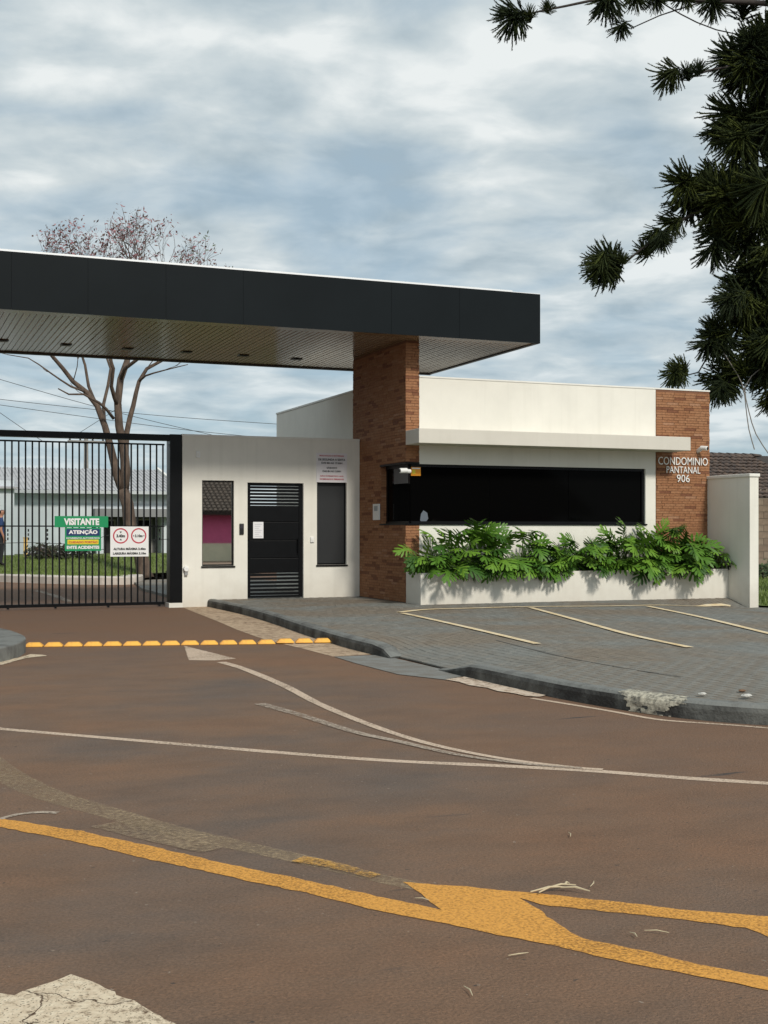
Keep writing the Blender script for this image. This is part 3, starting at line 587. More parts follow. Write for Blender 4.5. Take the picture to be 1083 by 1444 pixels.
# ---- bricks
BL, BH, BJ = 0.27, 0.046, 0.006
def brick_mesh(l, mi):
    return MB().box((0, -0.014, 0), (l, 0.002, BH), 0).mesh('brick', M_BRICK[mi])
_bm = {}
def bricks(parent, faces, cap, rnd, score):
    """faces: (origin, along, normal, length, z0, z1, holes) -> bricks as parts, the rest as one part"""
    allb = []
    for org, al, no, L, z0, z1, holes in faces:
        org, al, no = Vector(org), Vector(al), Vector(no); rows = int((z1 - z0) / (BH + BJ))
        for r in range(rows):
            z = z0 + r * (BH + BJ); x = -rnd.uniform(0, BL)
            while x < L:
                l = BL * rnd.choice((1, 1, 1, 1, 0.8)); a, b = max(x, 0), min(x + l, L); x += l + BJ
                if b - a < 0.03: continue
                for (h0, h1, hz0, hz1) in holes:
                    if z + BH > hz0 and z < hz1:
                        if a >= h0 and b <= h1: a = b; break
                        if a < h0 < b <= h1: b = h0
                        elif h0 <= a < h1 < b: a = h1
                if b - a < 0.03: continue
                allb.append((org + al * a, al, no, round(b - a, 2), z, rnd.choices((0, 1, 2, 3, 4), (6, 6, 5, 1, 2))[0], rnd.uniform(-.003, .004)))
    allb.sort(key=score)
    rest = MB()
    for i, (p, al, no, l, z, mi, pr_) in enumerate(allb):
        rot = math.atan2(al.y, al.x); loc = Vector((p.x, p.y, z)) + no * pr_
        if i < cap:
            k = (l, mi)
            if k not in _bm: _bm[k] = brick_mesh(l, mi)
            link('brick', _bm[k], parent, loc, (0, 0, rot))
        else:
            rest.obox(loc + al * l / 2 + no * 0.006 + Vector((0, 0, BH/2)), al * l / 2, -no * 0.008, (0, 0, BH/2), mi)
    if rest.v: stuff(rest.build('brickwork', M_BRICK, parent))
br = random.Random(21)
panel = MB().box((14.655 + .001, YF, 0.0), (XR - .002, YF + 0.2, ZT - .002)).build('brick_panel', M_MORTAR, gh)
bricks(panel, [((14.66, YF, 0), (1, 0, 0), (0, -1, 0), 1.315, 0.6, ZT - 0.01, [])], 300, br, lambda b: -b[4])

pier = thing('brick_pier', (9.24, 22.9, 0.14), 'tall brown brick pier carrying the dark canopy', 'pier')
pc = MB().box((XC + .016, YF + .016, 0), (XI, YB, WZ0)).box((XC + .016, 22.74, WZ0), (XI, YB, WZ1)).box((XC + .016, YF + .016, WZ1), (XI, YB, ZS + 0.02)).build('core', M_MORTAR, pier)
MB().box((XC - .02, YF - .02, WZ0 - .025), (XI - .001, 22.76, WZ0 + .001)).build('window_ledge', M_BLACK, pier)
MB().box((XC - .012, YF - .012, WZ1 - .001), (XI - .001, 22.76, WZ1 + .03)).build('window_lintel', M_BLACK, pier)
CLN = XC + .016
bricks(pc, [((XC + .016, YB, 0), (0, -1, 0), (-1, 0, 0), YB - YF - .016, 0.15, ZS + .02, [(YB - 22.74, 9, WZ0 - .03, WZ1 + .03)]),
            ((XC + .002, YF + .016, 0), (1, 0, 0), (0, -1, 0), XI - XC - .002, 0.15, ZS + .02, [(-1, 9, WZ0 - .03, WZ1 + .03)]),
            ((XC + .016, 22.74, 0), (1, 0, 0), (0, -1, 0), 0.12, WZ0 + .005, WZ1 - .01, [])], 300, br,
       lambda b: (0 if b[2].y < -.5 and b[4] > .9 else 1, abs(b[4] - 2.0)))

# ---- lettering
sign = thing('building_lettering', (15.3, YF - .03, 2.6), 'white raised letters CONDOMINIO PANTANAL 906 on the brick panel', 'lettering')
for s_, px0, px1, y0, y1 in (('CONDOMINIO', 927, 996.5, 645, 656), ('PANTANAL', 938.5, 986, 658, 667.5), ('906', 953, 971, 669.5, 680)):
    a, b = onY(px0, (y0+y1)/2, YF), onY(px1, (y0+y1)/2, YF); hgt = (y1 - y0) / FPX * (a.x*S + a.y*C)
    text(s_, ((a.x+b.x)/2, YF - 0.034, (a.z+b.z)/2), M_LETTER, sign, w=b.x - a.x, h=hgt, depth=0.012, bold=-0.004)

# ---- cameras and small fittings
def cctv(p, d, label):
    t = thing('security_camera', p, label, 'camera'); p, d = Vector(p), Vector(d).normalized()
    MB().tube([p, p + d * .16], 0.048, 14).build('housing', M_PLAST, t, smooth=False, bevel=0.012)
    MB().tube([p + d * .16, p + d * .168], 0.032, 12).build('lens', M_PLASTB, t)
    return t
p = onY(990, 633, YF - .12); t = cctv(p + Vector((-.02, 0.02, 0.02)), (0.35, -0.85, -0.1), 'white bullet security camera on the brick panel above the letters')
MB().tube([p + Vector((-.02, 0.02, 0.0)), p + Vector((-.02, .14, -.05))], 0.045, 10).build('bracket', M_PLAST, t)
p = onX(572, 664, XC - .10); t = cctv(p + Vector((0.05, .05, 0.01)), (-1, -0.15, -0.05), 'white security camera on the brick pier above the corner window')
MB().tube([p + Vector((0.02, .08, 0)), p + Vector((.14, .12, 0.0))], 0.04, 10).build('bracket', M_PLAST, t)
p = onX(532, 722, XC)
t = thing('access_keypad', p, 'slim pale keypad box on the brick pier beside the window', 'keypad')
MB().box((XC - .03, p.y - .17, p.z - .16), (XC - .006, p.y + .17, p.z + .16)).build('case', M_PLAST, t, bevel=0.006)
MB().box((XC - .034, p.y - .09, p.z + .02), (XC - .030, p.y + .09, p.z + .12)).build('screen', mat('lcd', (.35, .38, .40), .3), t)

# ---- planter and its plants
plr = thing('planter', (12.5, 21.1, 0.1), 'long white masonry planter under the black window band', 'planter')
PY, PX0, PX1, PZ = 20.77, XC + .002, 15.92, 0.72
MB().box((PX0, PY, -.05), (PX1, PY + .1, PZ)).box((PX0, PY + .1, -.05), (PX0 + .1, YF - .016, PZ)).build('trough_wall', M_WHITE, plr)
MB().box((PX0 + .1, PY + .1, 0), (PX1 - .001, YF - .016, PZ - .08)).build('soil', M_SOIL, plr)

def leaf_mesh(seed, mi):
    """deeply lobed philodendron leaf, base at origin, pointing +X, ~1 long"""
    rn = random.Random(seed); m = MB(); n = 9; cu = rn.uniform(.14, .34)
    def pt(x, y):  # arched midrib, sides hanging
        return (x, y, 0.12 * math.sin(x * 2.6) - cu * x * x - 0.30 * abs(y) ** 1.5)
    rib = [(-0.06 + 1.04 * i / n) for i in range(n + 1)]
    def halfw(x): return 0.035 + 0.055 * math.sin(max(0, min(1, (x + .1) / 1.1)) * math.pi)
    for i in range(n):
        for sg in (-1, 1):
            a, b = rib[i], rib[i+1]
            q = [pt(a, 0), pt(b, 0), pt(b, sg * halfw(b) * (0.15 if i == n-1 else 1)), pt(a, sg * halfw(a))]
            m.quad(*(q if sg > 0 else q[::-1]))
    for sg in (-1, 1):
        for k in range(8):
            t = k / 7; x = -0.10 + 0.96 * t; L = (0.42 + 0.12 * math.sin(t * math.pi)) * (1 - 0.48 * t ** 2) * rn.uniform(.85, 1.1)
            ang = R(125 - 97 * t + rn.uniform(-6, 6)); wd = 0.050 * (1 - .2 * t) * rn.uniform(.85, 1.15)
            d = (math.cos(ang), math.sin(ang)); nrm = (-d[1], d[0]); prof = [(0.0, 1.0), (.35, .85), (.62, 1.25), (.85, 1.0), (1.0, .10)]
            y0 = halfw(x) * 0.4; pl_, pr2 = [], []; tw = rn.uniform(-.06, .06)
            for u, wv in prof:
                bx, by = x + d[0] * L * u + 0.12 * u * u * L, y0 + d[1] * L * u
                pl_.append((bx + nrm[0] * wd * wv, by + nrm[1] * wd * wv)); pr2.append((bx - nrm[0] * wd * wv, by - nrm[1] * wd * wv))
            for j in range(len(prof) - 1):
                def lp(p, e):
                    v = pt(p[0], sg * p[1]); return (v[0], v[1], v[2] + tw * prof[e][0])
                q = [lp(pr2[j], j), lp(pr2[j+1], j+1), lp(pl_[j+1], j+1), lp(pl_[j], j)]
                m.quad(*(q if sg > 0 else q[::-1]))
    return m.mesh('leaf', M_LEAF[mi], smooth=True)
LM = [leaf_mesh(i, (0, 1, 2, 0, 1)[i % 5]) for i in range(10)]
lr = random.Random(77)
def plant(x, y, z, nleaf, tall, sc):
    t = thing('philodendron', (x, y, z), 'leafy green philodendron with deeply lobed leaves in the white planter', 'plant', 'philodendrons in the planter')
    st_ = MB()
    for i in range(nleaf):
        az = lr.uniform(0, 2 * math.pi)
        if lr.random() < 0.55: az = -math.pi/2 + lr.gauss(0, 0.75)
        kind = lr.random(); el = R(lr.uniform(6, 25) if kind < .28 else (lr.uniform(25, 55) if kind < .7 else lr.uniform(55, 85))); L = lr.uniform(.24, .46) * sc * (1.2 * tall if el > R(45) else 1)
        d = Vector((math.cos(az) * math.cos(el), math.sin(az) * math.cos(el), math.sin(el)))
        p0 = Vector((x + lr.uniform(-.12, .12), y, z)); p1 = p0 + d * L * .55 + Vector((0, 0, .07)); p2 = p0 + d * L + Vector((0, 0, -.02))
        if p2.y > YF - .14: p2.y = YF - .14 - lr.uniform(0, .08); p1.y = min(p1.y, YF - .14)
        st_.tube([p0, p1, p2], [.011, .009, .006], 5)
        up_ = lr.uniform(-.6, .2) if el < R(25) else (lr.uniform(-.6, .5) if el < R(55) else lr.uniform(-.3, 1.3))
        out = Vector((math.cos(az) + lr.gauss(0, .35), math.sin(az) if p2.y < YF - .3 else -abs(math.sin(az)) * .6, 0)); dirv = (out + Vector((0, -.2, up_))).normalized()
        nrm = Vector((lr.gauss(0, .45), -.55 + lr.gauss(0, .4), .9)); zz = (nrm - dirv * nrm.dot(dirv)).normalized(); yy = zz.cross(dirv)
        mtx = Matrix((dirv, yy, zz)).transposed().to_4x4(); s_ = lr.uniform(.32, .50) * sc
        link('leaf', LM[lr.randrange(10)], t, p2, mtx.to_euler(), s_)
    st_.build('stems', M_STEM, t, smooth=True)
nP = 14
for i in range(nP):
    x = 9.42 + i * (15.60 - 9.42) / (nP - 1) + lr.uniform(-.08, .08)
    plant(x, lr.uniform(21.06, 21.16), 0.74, lr.randint(21, 26), (1.35 if i in (1, 2, 4, 9, 10, 11) else 1.0), lr.uniform(.92, 1.08) * (1.15 if i in (0, 1, 2, 9, 10, 11, 12) else 1))

# ---- end wall
ew = thing('end_wall', (16.03, 20.7, 0), 'short white end wall with a moulded cap beside the planter', 'wall')
MB().box((15.924, 20.095, -.08), (16.135, YF + 2.0, 2.565)).build('wall', M_WHITE, ew)
MB().box((15.90, 20.07, 2.565), (16.16, YF + 2.0, 2.63)).build('cap', M_WHITE2, ew, bevel=0.012)
# building right face is inside X < 15.98, keep the wall clear of it
p = onX(1030, 799, 15.924)
t = thing('wall_tap', p, 'small black tap on the white end wall above the planter', 'tap')
MB().tube([p, p + Vector((-.06, 0, 0))], .018, 8).tube([p + Vector((-.055, 0, 0)), p + Vector((-.075, -.05, -.06))], .015, 8).build('spout', M_PLASTB, t)
MB().tube([p + Vector((-.04, 0, .01)), p + Vector((-.04, 0, .06))], .012, 6).box((p.x - .05, p.y - .03, p.z + .055), (p.x - .03, p.y + .03, p.z + .07)).build('handle', M_PLASTB, t)

# ---- canopy
KF, KB, KX0, KX1, KT = 20.80, 25.88, -8.0, 11.60, 5.995
cn = thing('entrance_canopy', (4, 23, ZS), 'long dark metal canopy with timber-look soffit over the entrance', 'canopy')
MB().box((KX0 + .03, KF + .03, ZS + .06), (KX1 - .03, KB - .03, KT - .01)).build('core', M_PVCD, cn)
joints = [KX0] + [onY(px, 420, KF).x for px in (16, 124, 234, 343, 552, 648)] + [KX1]
jz = joints
for a, b in zip(jz, jz[1:]): MB().box((a + .003, KF, ZS), (b - .001, KF + .028, KT)).build('fascia_panel', M_FASC, cn)
for a, b in ((KF + .031, 22.4), (22.406, 24.1), (24.106, KB)): MB().box((KX1 - .028, a, ZS), (KX1, b, KT)).build('fascia_panel', M_FASC, cn)
MB().box((KX0, KB - .028, ZS - .02), (KX1 - .031, KB, KT)).build('fascia_panel', M_FASC, cn)
fl = MB().box((KX0, KF - .004, KT + .001), (KX1 - .6, KF + .12, KT + .032)).box((KX1 - .6, KF + .002, KT + .001), (KX1 + .003, KF + .12, KT + .012)).build('flashing', M_FLASH, cn)
# soffit planks run front to back inside a perimeter trim
MB().box((KX0 + .03, KF + .028, ZS + .012), (KX1 - .028, KF + .36, ZS + .05)).build('soffit_border', M_PVC[1], cn)
MB().box((KX0 + .03, KB - .10, ZS - .012), (KX1 - .03, KB - .03, ZS + .05)).build('soffit_trim', M_PVCD, cn)
MB().box((KX1 - .10, KF + .03, ZS - .006), (KX1 - .03, KB - .101, ZS + .05)).build('soffit_trim', M_PVCD, cn)
pk = 0.105; y0, y1 = KF + .372, KB - .10
def plank(mi):
    a = pk/2 - .005; m = MB(); L = y1 - y0
    m.v = [(-a, 0, .03), (a, 0, .03), (a, 0, .004), (a - .008, 0, 0), (-a + .008, 0, 0), (-a, 0, .004)]; m.v += [(x, L, z) for x, _, z in m.v]
    m.f = [(1, 7, 8, 2), (2, 8, 9, 3), (3, 9, 10, 4), (4, 10, 11, 5), (5, 11, 6, 0), (0, 1, 2, 3, 4, 5), (6, 11, 10, 9, 8, 7)]; m.m = [0] * 7; return m.mesh('soffit_plank', M_PVC[mi])
pks = [plank(i) for i in range(3)]; x = KX1 - .11 - pk/2; prn = random.Random(4)
while x > KX0 + .1:
    link('soffit_plank', pks[prn.choice((0, 0, 1, 2))], cn, (x, y0, ZS + .012 + prn.uniform(0, .003))); x -= pk
for px, py in ((-85, 476), (4, 481), (93, 487), (180, 492.5), (263, 497), (343, 502), (418, 507)):
    p = onz(px, py, ZS)
    if p.y > KB - .2: p.y = KB - .6
    d_ = MB().box((p.x - .10, p.y - .10, ZS - .004), (p.x + .10, p.y + .10, ZS + .02)).build('downlight', M_BLACK, cn)
    MB().box((p.x - .07, p.y - .07, ZS - .008), (p.x + .07, p.y + .07, ZS - .0045)).build('diffuser', M_PVCD, d_)

# ---- unseen pier, wall and trees left of the frame, added to block sky light
fp = thing('sky_block_pier', (-6.0, 22.9, 0), 'brown brick pier carrying the far end of the canopy', 'pier')
MB().box((-6.1, YF, -.03), (-5.8, YB, ZS + .02)).build('core', M_BRICK[2], fp)
MB().box((-6.13, YF - .03, -.03), (-5.77, YB + .03, .14)).build('plinth', M_CONC, fp)
lw = thing('sky_block_wall', (-12, PW, 0), 'added long off-white wall beyond the far pier, blocking low sky light', 'wall')  # added out of view to cut the light coming from the left
MB().box((-30, PW, -.03), (-6.102, PW + .2, 2.9)).build('wall', M_WHITE, lw)
MB().box((-30, PW - .02, 2.9), (-6.102, PW + .22, 2.95)).build('cap', M_WHITE2, lw)
def sky_block_tree(x, y, hgt, seed, label):  # unseen trees, added to keep low sky light from under the canopy
    rn = random.Random(seed); t = thing('sky_block_tree', (x, y, 0), label, 'tree'); tk = MB()
    tk.tube([(x, y, -.05), (x + .1, y, hgt * .25), (x, y + .1, hgt * .45)], [.22, .17, .12], 8); lf_ = MB()
    for k in range(9):
        a = rn.uniform(0, 6.28); rr = rn.uniform(.6, 2.3); c = Vector((x + math.cos(a) * rr, y + math.sin(a) * rr, hgt * rn.uniform(.42, .88))); tk.tube([(x, y + .05, hgt * .38), (Vector((x, y, hgt * .45)) + c) / 2, c], [.09, .06, .03], 5)
        for _ in range(520):
            v = Vector((rn.gauss(0, .62), rn.gauss(0, .62), rn.gauss(0, .55))); p = c + v; aa = Vector((rn.gauss(0, 1), rn.gauss(0, 1), rn.gauss(0, .7))).normalized(); bb = aa.orthogonal().normalized(); q_ = rn.uniform(.10, .20); lf_.quad(p - aa*q_, p + bb*q_*.5, p + aa*q_, p - bb*q_*.5, rn.randrange(2))
    tk.build('trunk', M_BARK, t, smooth=True); stuff(lf_.build('crown', [M_LEAF[2], M_LEAF[0]], t))
for k, (x, y, hh, lb) in enumerate([(-9, 29, 9, 'added leafy tree blocking sky light behind the added wall next to the far pier'), (-10, 35.5, 10, 'tall added leafy tree blocking sky light deep behind the added wall'), (-13.5, 25.5, 9.5, 'broad added leafy tree blocking sky light just behind the added wall'), (-14, 17, 9, 'added leafy tree blocking sky light in front of the added wall'), (-9.5, 43, 9, 'added leafy tree blocking sky light beside the pale house')]): sky_block_tree(x, y, hh, 50 + k, lb)

# ---- pedestrian entrance wall
PW = 23.90
pe = thing('pedestrian_wall', (7.2, PW, 0), 'off-white entrance wall with two narrow dark panes and a doorway', 'wall')
zt = 3.372; dx0, dx1, dz1 = 6.715, 7.886, 2.455
w0, w1, w2, w3 = 5.796, 6.44, 8.173, 8.815; wz0, wz1 = 0.80, 2.485
wl = MB()
xa, xb = 5.405, 9.098
wl.box((xa, PW, wz1), (xb, PW + .2, zt - .03))
for a, b, z0, z1 in ((xa, w0, -.05, wz1), (w0, w1, -.05, wz0), (w1, dx0, -.05, wz1), (dx1, w2, -.05, wz1), (w2, w3, -.05, wz0), (w3, xb, -.05, wz1)): wl.box((a, PW, z0), (b, PW + .2, z1))
wl.box((dx0, PW, dz1), (dx1, PW + .2, wz1))
wl.build('wall', M_WHITE, pe)
MB().box((xa - .01, PW - .015, zt - .03), (xb - .002, PW + .215, zt + .008)).build('cap', M_WHITE2, pe)
for a, b, m_, l_ in ((w0, w1, M_MIRROR, 'mirrored pane reflecting a tiled roof and pink wall'), (w2, w3, M_FILM, 'plain dark grey pane')):
    wo = MB().box((a, PW + .06, wz0), (a + .025, PW + .12, wz1)).box((b - .025, PW + .06, wz0), (b, PW + .12, wz1)).box((a + .025, PW + .06, wz1 - .025), (b - .025, PW + .12, wz1)).box((a + .025, PW + .06, wz0), (b - .025, PW + .12, wz0 + .03)).build('window', M_BLACK, pe)
    q = MB().box((a + .025, PW + .085, wz0 + .03), (b - .025, PW + .095, wz1 - .025)).build('pane', m_, wo); q['label'] = l_
    MB().box((a - .02, PW - .025, wz0 - .03), (b + .02, PW + .06, wz0 - .001)).build('window_sill', M_BLACK if m_ is M_FILM else M_BLACK, wo)
# door
dr = thing('pedestrian_gate', ((dx0+dx1)/2, PW + .1, .14), 'black steel pedestrian gate with slatted top and bottom in the white wall', 'gate')
Yd = PW + .06; db = 0.155
MB().box((dx0 + .005, Yd, db), (dx0 + .075, Yd + .06, dz1 - .005)).box((dx1 - .075, Yd, db), (dx1 - .005, Yd + .06, dz1 - .005)).box((dx0 + .075, Yd, dz1 - .06), (dx1 - .075, Yd + .06, dz1 - .005)).box((dx0 + .075, Yd, db), (dx1 - .075, Yd + .06, db + .04)).build('frame', M_BLACK, dr)
def zpx(y): return onY(390, y, PW).z
nsl = 6; zz0, zz1 = zpx(713), dz1 - .06
for k in range(nsl):
    zc = zz0 + (k + .5) * (zz1 - zz0) / nsl; MB().box((dx0 + .076, Yd + .01, zc - .024), (dx1 - .076, Yd + .04, zc + .024)).build('slat', M_BLACK, dr)
zb0, zb1 = db + .04, zpx(808)
for k in range(6):
    zc = zb0 + (k + .5) * (zb1 - zb0) / 6; MB().box((dx0 + .076, Yd + .01, zc - .024), (dx1 - .076, Yd + .04, zc + .024)).build('slat', M_BLACK, dr)
pzs = [zb1, zpx(787), zpx(762), zpx(736), zz0]
for a, b in zip(pzs, pzs[1:]): MB().box((dx0 + .076, Yd + .012, a + .006), (dx1 - .076, Yd + .045, b - .006)).build('panel', M_BLACK, dr, bevel=0.004)
MB().box((dx0 + .076, Yd + .046, zb1), (dx1 - .076, Yd + .052, zz0)).build('backing', M_BLACK, dr)
MB().tube([(dx1 - .10, Yd - .05, 1.05), (dx1 - .10, Yd - .05, 1.35)], .012, 8).tube([(dx1 - .10, Yd, 1.08), (dx1 - .10, Yd - .05, 1.08)], .01, 6).tube([(dx1 - .10, Yd, 1.32), (dx1 - .10, Yd - .05, 1.32)], .01, 6).build('handle', M_BLACK, dr)
a, b = onY(357, 759, Yd), onY(371.5, 736, Yd)
tag(MB().box((a.x, Yd + .002, a.z), (b.x, Yd + .0055, b.z)).build('paper_notice', M_PAPER), 'white paper notice taped to the black pedestrian gate', 'notice')
np_ = [o for o in COL.objects if o.name == 'paper_notice'][0]
for k in range(7): MB().box((a.x + .03, Yd - .0005, b.z - .05 - k * .04), (b.x - .03 - .03 * (k % 3), Yd + .0015, b.z - .042 - k * .04)).build('print', mat('faint_ink_%d' % k, (.45, .45, .5), .7), np_)
# fittings on the wall
p = onY(340.5, 746, PW)
t = thing('intercom', p, 'black door intercom on the white wall beside the pedestrian gate', 'intercom')
MB().box((p.x - .045, PW - .03, p.z - .11), (p.x + .045, PW, p.z + .11)).build('case', M_PLASTB, t, bevel=.012)
MB().box((p.x - .03, PW - .033, p.z + .01), (p.x + .03, PW - .03, p.z + .08)).build('screen', mat('dark_screen', (.05, .05, .06), .1), t)
for px, py, hw, hh, nm, lb, ct in ((279, 641, .042, .065, 'junction_box', 'small white box high on the entrance wall above the mirrored pane', 'junction box'), (440, 761, .04, .055, 'light_switch', 'white switch between the black gate and the grey pane', 'switch')):
    p = onY(px, py, PW); t = thing(nm, p, lb, ct)
    MB().box((p.x - hw, PW - .03, p.z - hh), (p.x + hw, PW, p.z + hh)).build('case', M_PLAST, t, bevel=.008); MB().box((p.x - hw*.5, PW - .036, p.z - hh*.4), (p.x + hw*.5, PW - .03, p.z + hh*.4)).build('cover', M_WHITE2, t)
p = onY(262, 802.5, PW); t = thing('wall_socket', p, 'white weatherproof socket low on the entrance wall by the gate post', 'socket')
MB().tube([(p.x, PW, p.z), (p.x, PW - .07, p.z)], [.065, .05], 12).build('case', M_PLAST, t, smooth=False, bevel=.01); MB().box((p.x - .03, PW - .05, p.z - .12), (p.x + .03, PW, p.z - .05)).build('cover', mat('grey_plastic', (.3, .3, .3), .5), t)
# notice board
a, b = onY(446, 680, PW), onY(489, 639.5, PW)
t = thing('wall_notice', ((a.x+b.x)/2, PW, a.z), 'white notice of opening hours above the grey pane', 'notice')
MB().box((a.x, PW - .012, a.z), (b.x, PW - .001, b.z)).build('board', mat('notice_board', (.74, .72, .74), .5), t)
W_ = b.x - a.x; H_ = b.z - a.z; cxn = (a.x + b.x) / 2
for s_, v, wf, hf, m_ in (('MUDANÇAS E ENTREGAS', .90, .80, .055, M_RED), ('DE SEGUNDA A SEXTA', .775, .88, .075, M_INK), ('DAS 8H AS 17:30H', .66, .68, .065, M_INK), ('SÁBADO', .50, .34, .075, M_INK), ('DAS 8H AS 12:00H', .38, .60, .065, M_INK), ('NÃO É PERMITIDO AOS', .22, .76, .055, M_RED), ('DOMINGOS E FERIADOS', .11, .78, .055, M_RED)):
    text(s_, (cxn, PW - .016, a.z + H_ * v), m_, t, w=W_ * wf, h=H_ * hf, depth=.003, bold=.02)

# ---- sliding vehicle gate
GY = 24.22
vg = thing('sliding_gate', (3.0, GY, 0), 'black steel vehicle gate with upright bars between the posts', 'gate')
zb_, ztp, zm = 0.075, 3.20, onY(120, 742, GY).z
GX0, GX1 = 0.9, 5.12
MB().box((GX0, GY - .02, ztp - .03), (GX1, GY + .02, ztp)).build('top_rail', M_BLACK, vg)
MB().box((GX0, GY - .025, zb_ - .03), (GX1, GY + .025, zb_ + .03)).build('bottom_rail', M_BLACK, vg)
MB().box((GX0, GY - .012, zm - .012), (GX1, GY + .012, zm + .012)).build('middle_rail', M_BLACK, vg)
bar = MB().box((-.0145, -.0145, 0), (.0145, .0145, ztp - zb_ - .06)).mesh('bar', M_BLACK)
nb = 34
for i in range(nb): link('bar', bar, vg, (GX1 - .03 - i * 0.124, GY - .0, zb_ + .03))
for i in (1, 9, 17, 24):
    x = GX1 - .03 - i * .124; MB().box((x + .03, GY - .05, .02), (x + .07, GY + .05, .05)).build('wheel_block', M_BLACK, vg)
gp = thing('gate_portal', (5.2, 24.1, 0), 'thick black steel gate post and overhead beam beside the white entrance wall', 'gate frame')
MB().box((5.165, PW + .01, .09), (5.402, PW + .33, zt)).build('post', M_BLACK, gp, bevel=.004)
MB().box((5.14, PW - .01, -.03), (5.41, PW + .34, .09)).build('post_foot', mat('foot_white', (.7, .68, .62), .8), gp)
MB().box((0.6, PW + .02, zt - .125), (5.164, PW + .24, zt - .01)).build('beam', M_BLACK, gp)
MB().box((0.58, PW + .01, 0), (.82, PW + .33, zt - .126)).build('post', M_BLACK, gp)
# the exit lane's leaf, left of the frame
xg = thing('sliding_gate', (-2.5, GY, 0), 'black steel barred gate closing the exit lane beyond the traffic island', 'gate')
MB().box((-5.75, GY - .02, ztp - .03), (.56, GY + .02, ztp)).build('top_rail', M_BLACK, xg); MB().box((-5.75, GY - .025, zb_ - .03), (.56, GY + .025, zb_ + .03)).build('bottom_rail', M_BLACK, xg); MB().box((-5.75, GY - .012, zm - .012), (.56, GY + .012, zm + .012)).build('middle_rail', M_BLACK, xg)
for i in range(50): link('bar', bar, xg, (.5 - i * .124, GY, zb_ + .03))
MB().box((-5.795, PW + .02, zt - .125), (.599, PW + .24, zt - .01)).build('beam', M_BLACK, gp)
# signs on the gate
SY = GY - .035
def board(px0, py0, px1, py1, name, label, m_, dy=0):
    a, b = onY(px0, py1, SY - dy), onY(px1, py0, SY - dy); t = thing(name, ((a.x+b.x)/2, SY - dy, a.z), label, 'sign')
    MB().box((a.x, SY - dy - .004, a.z), (b.x, SY - dy + .004, b.z)).build('board', m_, t); return t, a, b
t, a, b = board(77, 728, 152.5, 743.5, 'gate_sign', 'green sign reading VISITANTE hung on the barred gate', M_GREEN, .012)
text('VISITANTE', ((a.x+b.x)/2, SY - .022, (a.z+b.z)/2), M_SWHITE, t, w=(b.x-a.x)*.66, h=(b.z-a.z)*.62, depth=.003, bold=.05)
t, a, b = board(91.5, 744.5, 142.5, 777, 'gate_sign', 'green and blue ATENÇÃO warning sign below the VISITANTE sign', M_GREEN, .004)
def rel(u0, v0, u1, v1, m_, nm='print', dy=0.0):
    W_, H_ = b.x - a.x, b.z - a.z
    return MB().box((a.x + u0*W_, SY - .0115 - dy, a.z + v0*H_), (a.x + u1*W_, SY - .0085, a.z + v1*H_)).build(nm, m_, t)
def relt(s_, u, v, wf, hf, m_, bold=.03):
    text(s_, (a.x + u*(b.x-a.x), SY - .0145, a.z + v*(b.z-a.z)), m_, t, w=wf*(b.x-a.x), h=hf*(b.z-a.z), depth=.003, bold=bold)
rel(.04, .66, .96, .95, M_NAVY); relt('ATENÇÃO', .5, .82, .80, .24, M_SWHITE, .05)
relt('MOVIMENTO AUTOMÁTICO', .5, .565, .92, .09, M_SWHITE)
rel(.07, .29, .93, .49, M_YEL); relt('CUIDADO PORTÃO', .5, .39, .80, .11, M_RED)
relt('EVITE ACIDENTES', .5, .155, .90, .14, M_SWHITE, .05)
t, a, b = board(155.5, 742.5, 209.5, 785, 'gate_sign', 'white sign with two red circles giving height and width limits', M_SWHITE, .004)
def ring(u, v, r0, r1, m_):
    cxr, czr = a.x + u*(b.x-a.x), a.z + v*(b.z-a.z); m = MB(); n = 28
    for k in range(n):
        q = []
        for rr, ang in ((r0, k), (r1, k), (r1, k+1), (r0, k+1)):
            th = -2*math.pi*ang/n; q.append((cxr + rr*math.cos(th), SY - .010, czr + rr*math.sin(th)))
        m.quad(*q[::-1])
    m.build('limit_ring', m_, t)
for u in (.27, .74): ring(u, .69, .125, .15, M_RED)
relt('3.40m', .27, .69, .22, .10, M_INK, .04); relt('3.10m', .74, .69, .20, .09, M_INK, .04)
for u, v, sg in ((.27, .80, 1), (.27, .575, -1)):
    x, z = a.x + u*(b.x-a.x), a.z + v*(b.z-a.z); MB().tri((x - .025, SY - .010, z + .02*sg), (x + .025, SY - .010, z + .02*sg), (x, SY - .010, z - .015*sg)).build('print', M_INK, t)
for u, sg in ((.61, 1), (.87, -1)):
    x, z = a.x + u*(b.x-a.x), a.z + .69*(b.z-a.z); MB().tri((x - .012*sg, SY - .010, z - .018), (x - .012*sg, SY - .010, z + .018), (x + .012*sg, SY - .010, z)).build('print', M_INK, t)
relt('ALTURA MÁXIMA 3.40m', .5, .265, .84, .095, M_INK, .04); relt('LARGURA MÁXIMA 3.10m', .5, .115, .86, .095, M_INK, .04)
for nm, pts in (('gate_wire', [(0, 766), (40, 765), (92, 767)]), ('gate_wire', [(142, 758), (155, 754)]), ('gate_wire', [(209, 762), (240, 760)]), ('gate_wire', [(142, 775), (160, 774)])):
    P = [onY(*p, GY + .04) for p in pts]
    MB().tube(P, .006, 5).build('wire', M_WIRE, vg)
for px in (11, 40, 67, 148, 225):
    for k in range(3):
        p = onY(px, 746 + k * 6, GY + .03); MB().tube([p, p + Vector((0, 0, -.05))], .013, 6).build('chain_link', M_BLACK if k % 2 == 0 else M_WIRE, vg)

